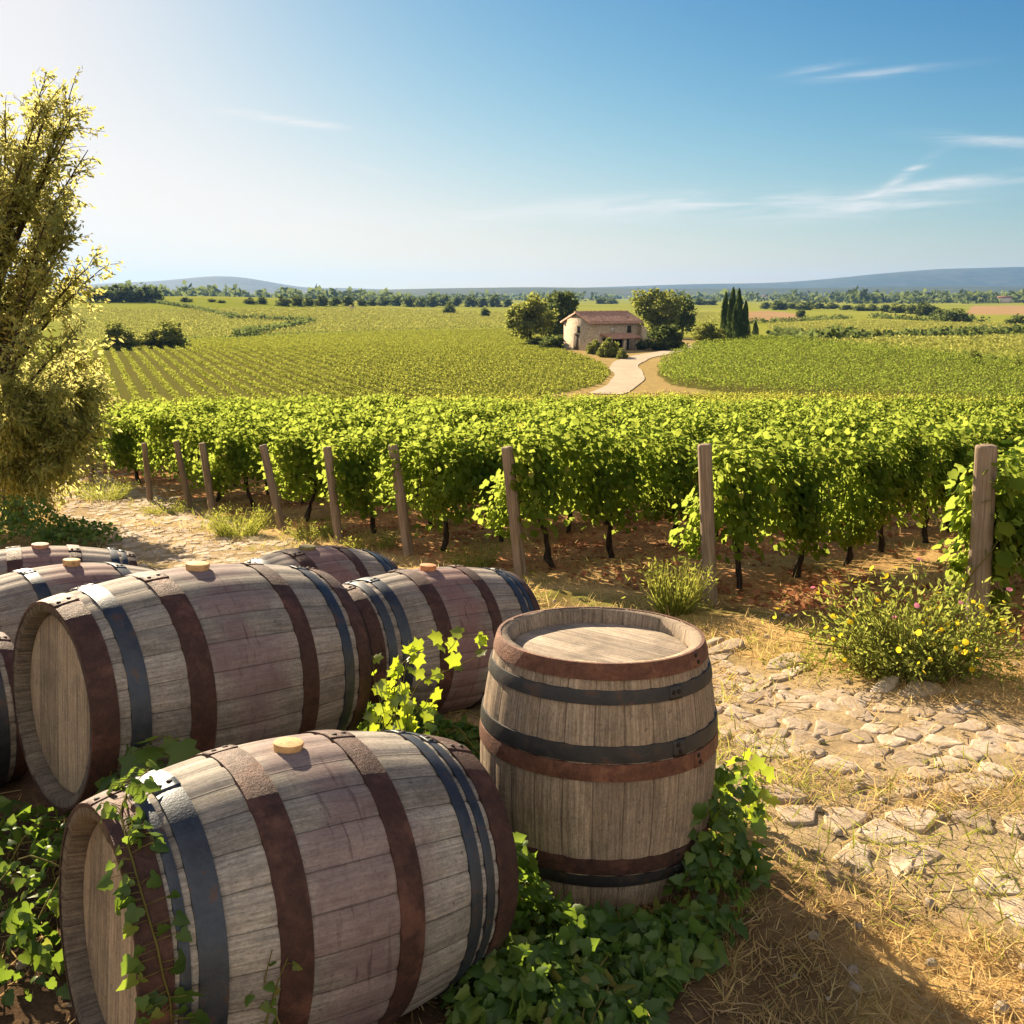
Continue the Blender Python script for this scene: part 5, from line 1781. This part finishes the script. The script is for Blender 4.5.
    B.add(P, np.concatenate([np.stack([j + nx, j + nx + 1, j + 1, j], 1), np.stack([j + 2 * nx, j + 2 * nx + 1, j + 3 * nx + 1, j + 3 * nx], 1), np.stack([j + nx, j + 3 * nx, j + 3 * nx + 1, j + nx + 1], 1),
                             [[0, nx, 3 * nx, 2 * nx], [nx - 1, 3 * nx - 1, 4 * nx - 1, 2 * nx - 1]]]))
    o = B.obj('porch_roof', m_roof, root); o['label'] = 'shallow lean-to roof over the porch'
    for x in (x0 + .1, (x0 + x1) / 2, x1 - .35):
        MB().box((x - .22, -dp - .1, -.6), (x + .22, -dp + .3, z0 - .04)).obj('pier', m_wall, root)
    B = MB(); B.box((x0 + .2, -.06, -.3), (x1 - .2, -.012, z0 + .02)); o = B.obj('porch_shade_panel', dark, root)  # dark panel painting the shade under the lean-to
    # sloping buttress wall at the right-hand end
    B = MB()
    a = L + .02
    V = []
    for y in (-.55, .0):
        V += [(a, y, -.6), (a + 3.3, y, -.6), (a + 3.3, y, .6), (a + 2.1, y, 1.3), (a + 1.0, y, 2.5), (a, y, 3.4)]
    B.add(V, [np.array([(0, 1, 2, 3, 4, 5), (11, 10, 9, 8, 7, 6)]), np.array([(q, 6 + q, 6 + (q + 1) % 6, (q + 1) % 6) for q in range(6)])])
    o = B.obj('buttress', m_wall, root)
    o['label'] = 'sloping ruined stone wall at the right end'
    tag(root, 'old stone farmhouse with clay tiled gable roof and lean-to porch', 'farmhouse')


farmhouse()

# a few pale houses far out on the plain
m_fw, m_fr = dusty_mat('far_plaster', (.60, .50, .42), (.7, .6, .5), .2), dusty_mat('far_tiles', (.28, .13, .08), (.36, .18, .12), .3)
for (px, py, w, lab) in [(1004, 303, 12, 'pinkish distant house at the right edge of the plain'), (930, 293.5, 8, 'small white distant building below the right hills'), (765, 299, 6, 'tiny white distant house left of the right tree line'),
                         (884, 294.5, 9, 'long white distant shed below the right hills'), (352, 309, 5, 'tiny pale distant cottage on the left slope'), (968, 292.8, 7, 'faint white distant building at far right')]:
    p = at(px, py) if py > 297 else np.array([(px - 512) / FPX * 2300, 2300, float(gz(0, 2300))])
    s = depth_of(p) / FPX
    root = empty('far_house', p, R(random.uniform(-15, 15)))
    w = w * s; d = w * .6; h = w * .42
    MB().box((-w / 2, -d / 2, -2), (w / 2, d / 2, h)).obj('wall', m_fw, root)
    B = MB()
    B.add([(-w * .53, -d * .56, h + .02), (w * .53, -d * .56, h + .02), (w * .53, d * .56, h + .02), (-w * .53, d * .56, h + .02), (-w * .53, 0, h + d * .25), (w * .53, 0, h + d * .25)],
          [np.array([(0, 1, 5, 4), (2, 3, 4, 5), (3, 2, 1, 0)]), np.array([(3, 0, 4), (1, 2, 5)])])
    B.obj('roof', m_fr, root)
    tag(root, lab, 'house')

# ------------------------------------------------------------------ the striped fields either side of the farmhouse
def field_rows(name, poly, azim, spacing, hgt, wid, per_m, leaf, label, gap=.0, mat=M_VINE3, foot=.25, wild=.8):
    d = np.array([math.sin(azim), math.cos(azim)]); nrm = np.array([d[1], -d[0]])
    P = np.asarray(poly)
    u = P @ d; v = P @ nrm
    pos = []
    for vv in np.arange(v.min(), v.max(), spacing):
        n = int((u.max() - u.min()) * per_m)
        uu = u.min() + (u.max() - u.min()) * rng.random(n)
        # plant rhythm along the row
        uu = uu + gap * np.sin(uu * 2 * np.pi / 1.5) * .2
        q = uu[:, None] * d + (vv + rng.normal(0, wid * .33, n))[:, None] * nrm
        az = np.abs(q[:, 0]) < .56 * q[:, 1] + 4
        q = q[inside(P, q[:, 0], q[:, 1]) & az]
        pos.append(q)
    q = np.concatenate(pos)
    n = len(q)
    z = gz(q[:, 0], q[:, 1]) + foot + hgt * rng.random(n) ** .8 * (.75 + .5 * vnoise(q[:, 0], q[:, 1], 1.2, 91))
    V, F = scatter(QUAD_LEAF, np.column_stack([q, z]), rand_dir(n) + np.array([0, 0, -.3]), rand_dir(n) * wild + np.array([0, -.2, .8]), leaf * (.6 + .8 * rng.random(n)))
    print(name, n)
    tag(mesh_obj(name, V, F, mat), label, 'vineyard', kind='stuff')


field_rows('left_field_vines', LEFT_FIELD, math.atan(-.40), 1.4, .32, .36, 80, .12, 'striped vine rows of the left field running up to its crest', 1., M_VINE3, .05, .42)
FAR_A = px_poly([(60, 349), (180, 339), (300, 333.5), (420, 329.5), (505, 327), (505, 313), (420, 310), (300, 309.5), (190, 309.5), (60, 309)])
FAR_B = px_poly([(768, 335.5), (830, 340), (872, 337.5), (940, 335), (1040, 330.5), (1040, 325), (930, 323), (850, 321), (768, 325)])
FAR_C = px_poly([(790, 342.5), (872, 341), (940, 339), (1060, 334), (1060, 368), (930, 355), (850, 348)])
FAR_D = px_poly([(588, 313), (730, 313), (730, 322), (640, 325), (588, 325)])
for q, (fp, az_, lab) in enumerate([(FAR_A, -.75, 'faint vine rows of the wide pale slope beyond the striped field'), (FAR_B, 1.25, 'far vineyard beyond the hedge at right'),
                                    (FAR_C, .9, 'far vineyard before the hedge at right'), (FAR_D, 1.3, 'pale far vineyard behind the farmhouse')]):
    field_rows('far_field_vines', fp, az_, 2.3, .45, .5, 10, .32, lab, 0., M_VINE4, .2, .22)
field_rows('right_field_vines', RIGHT_FIELD, math.atan(1.6), 1.75, .9, .45, 75, .135, 'dense vine rows covering the right field before the cypresses', .6, M_VINE5, .2, .5)
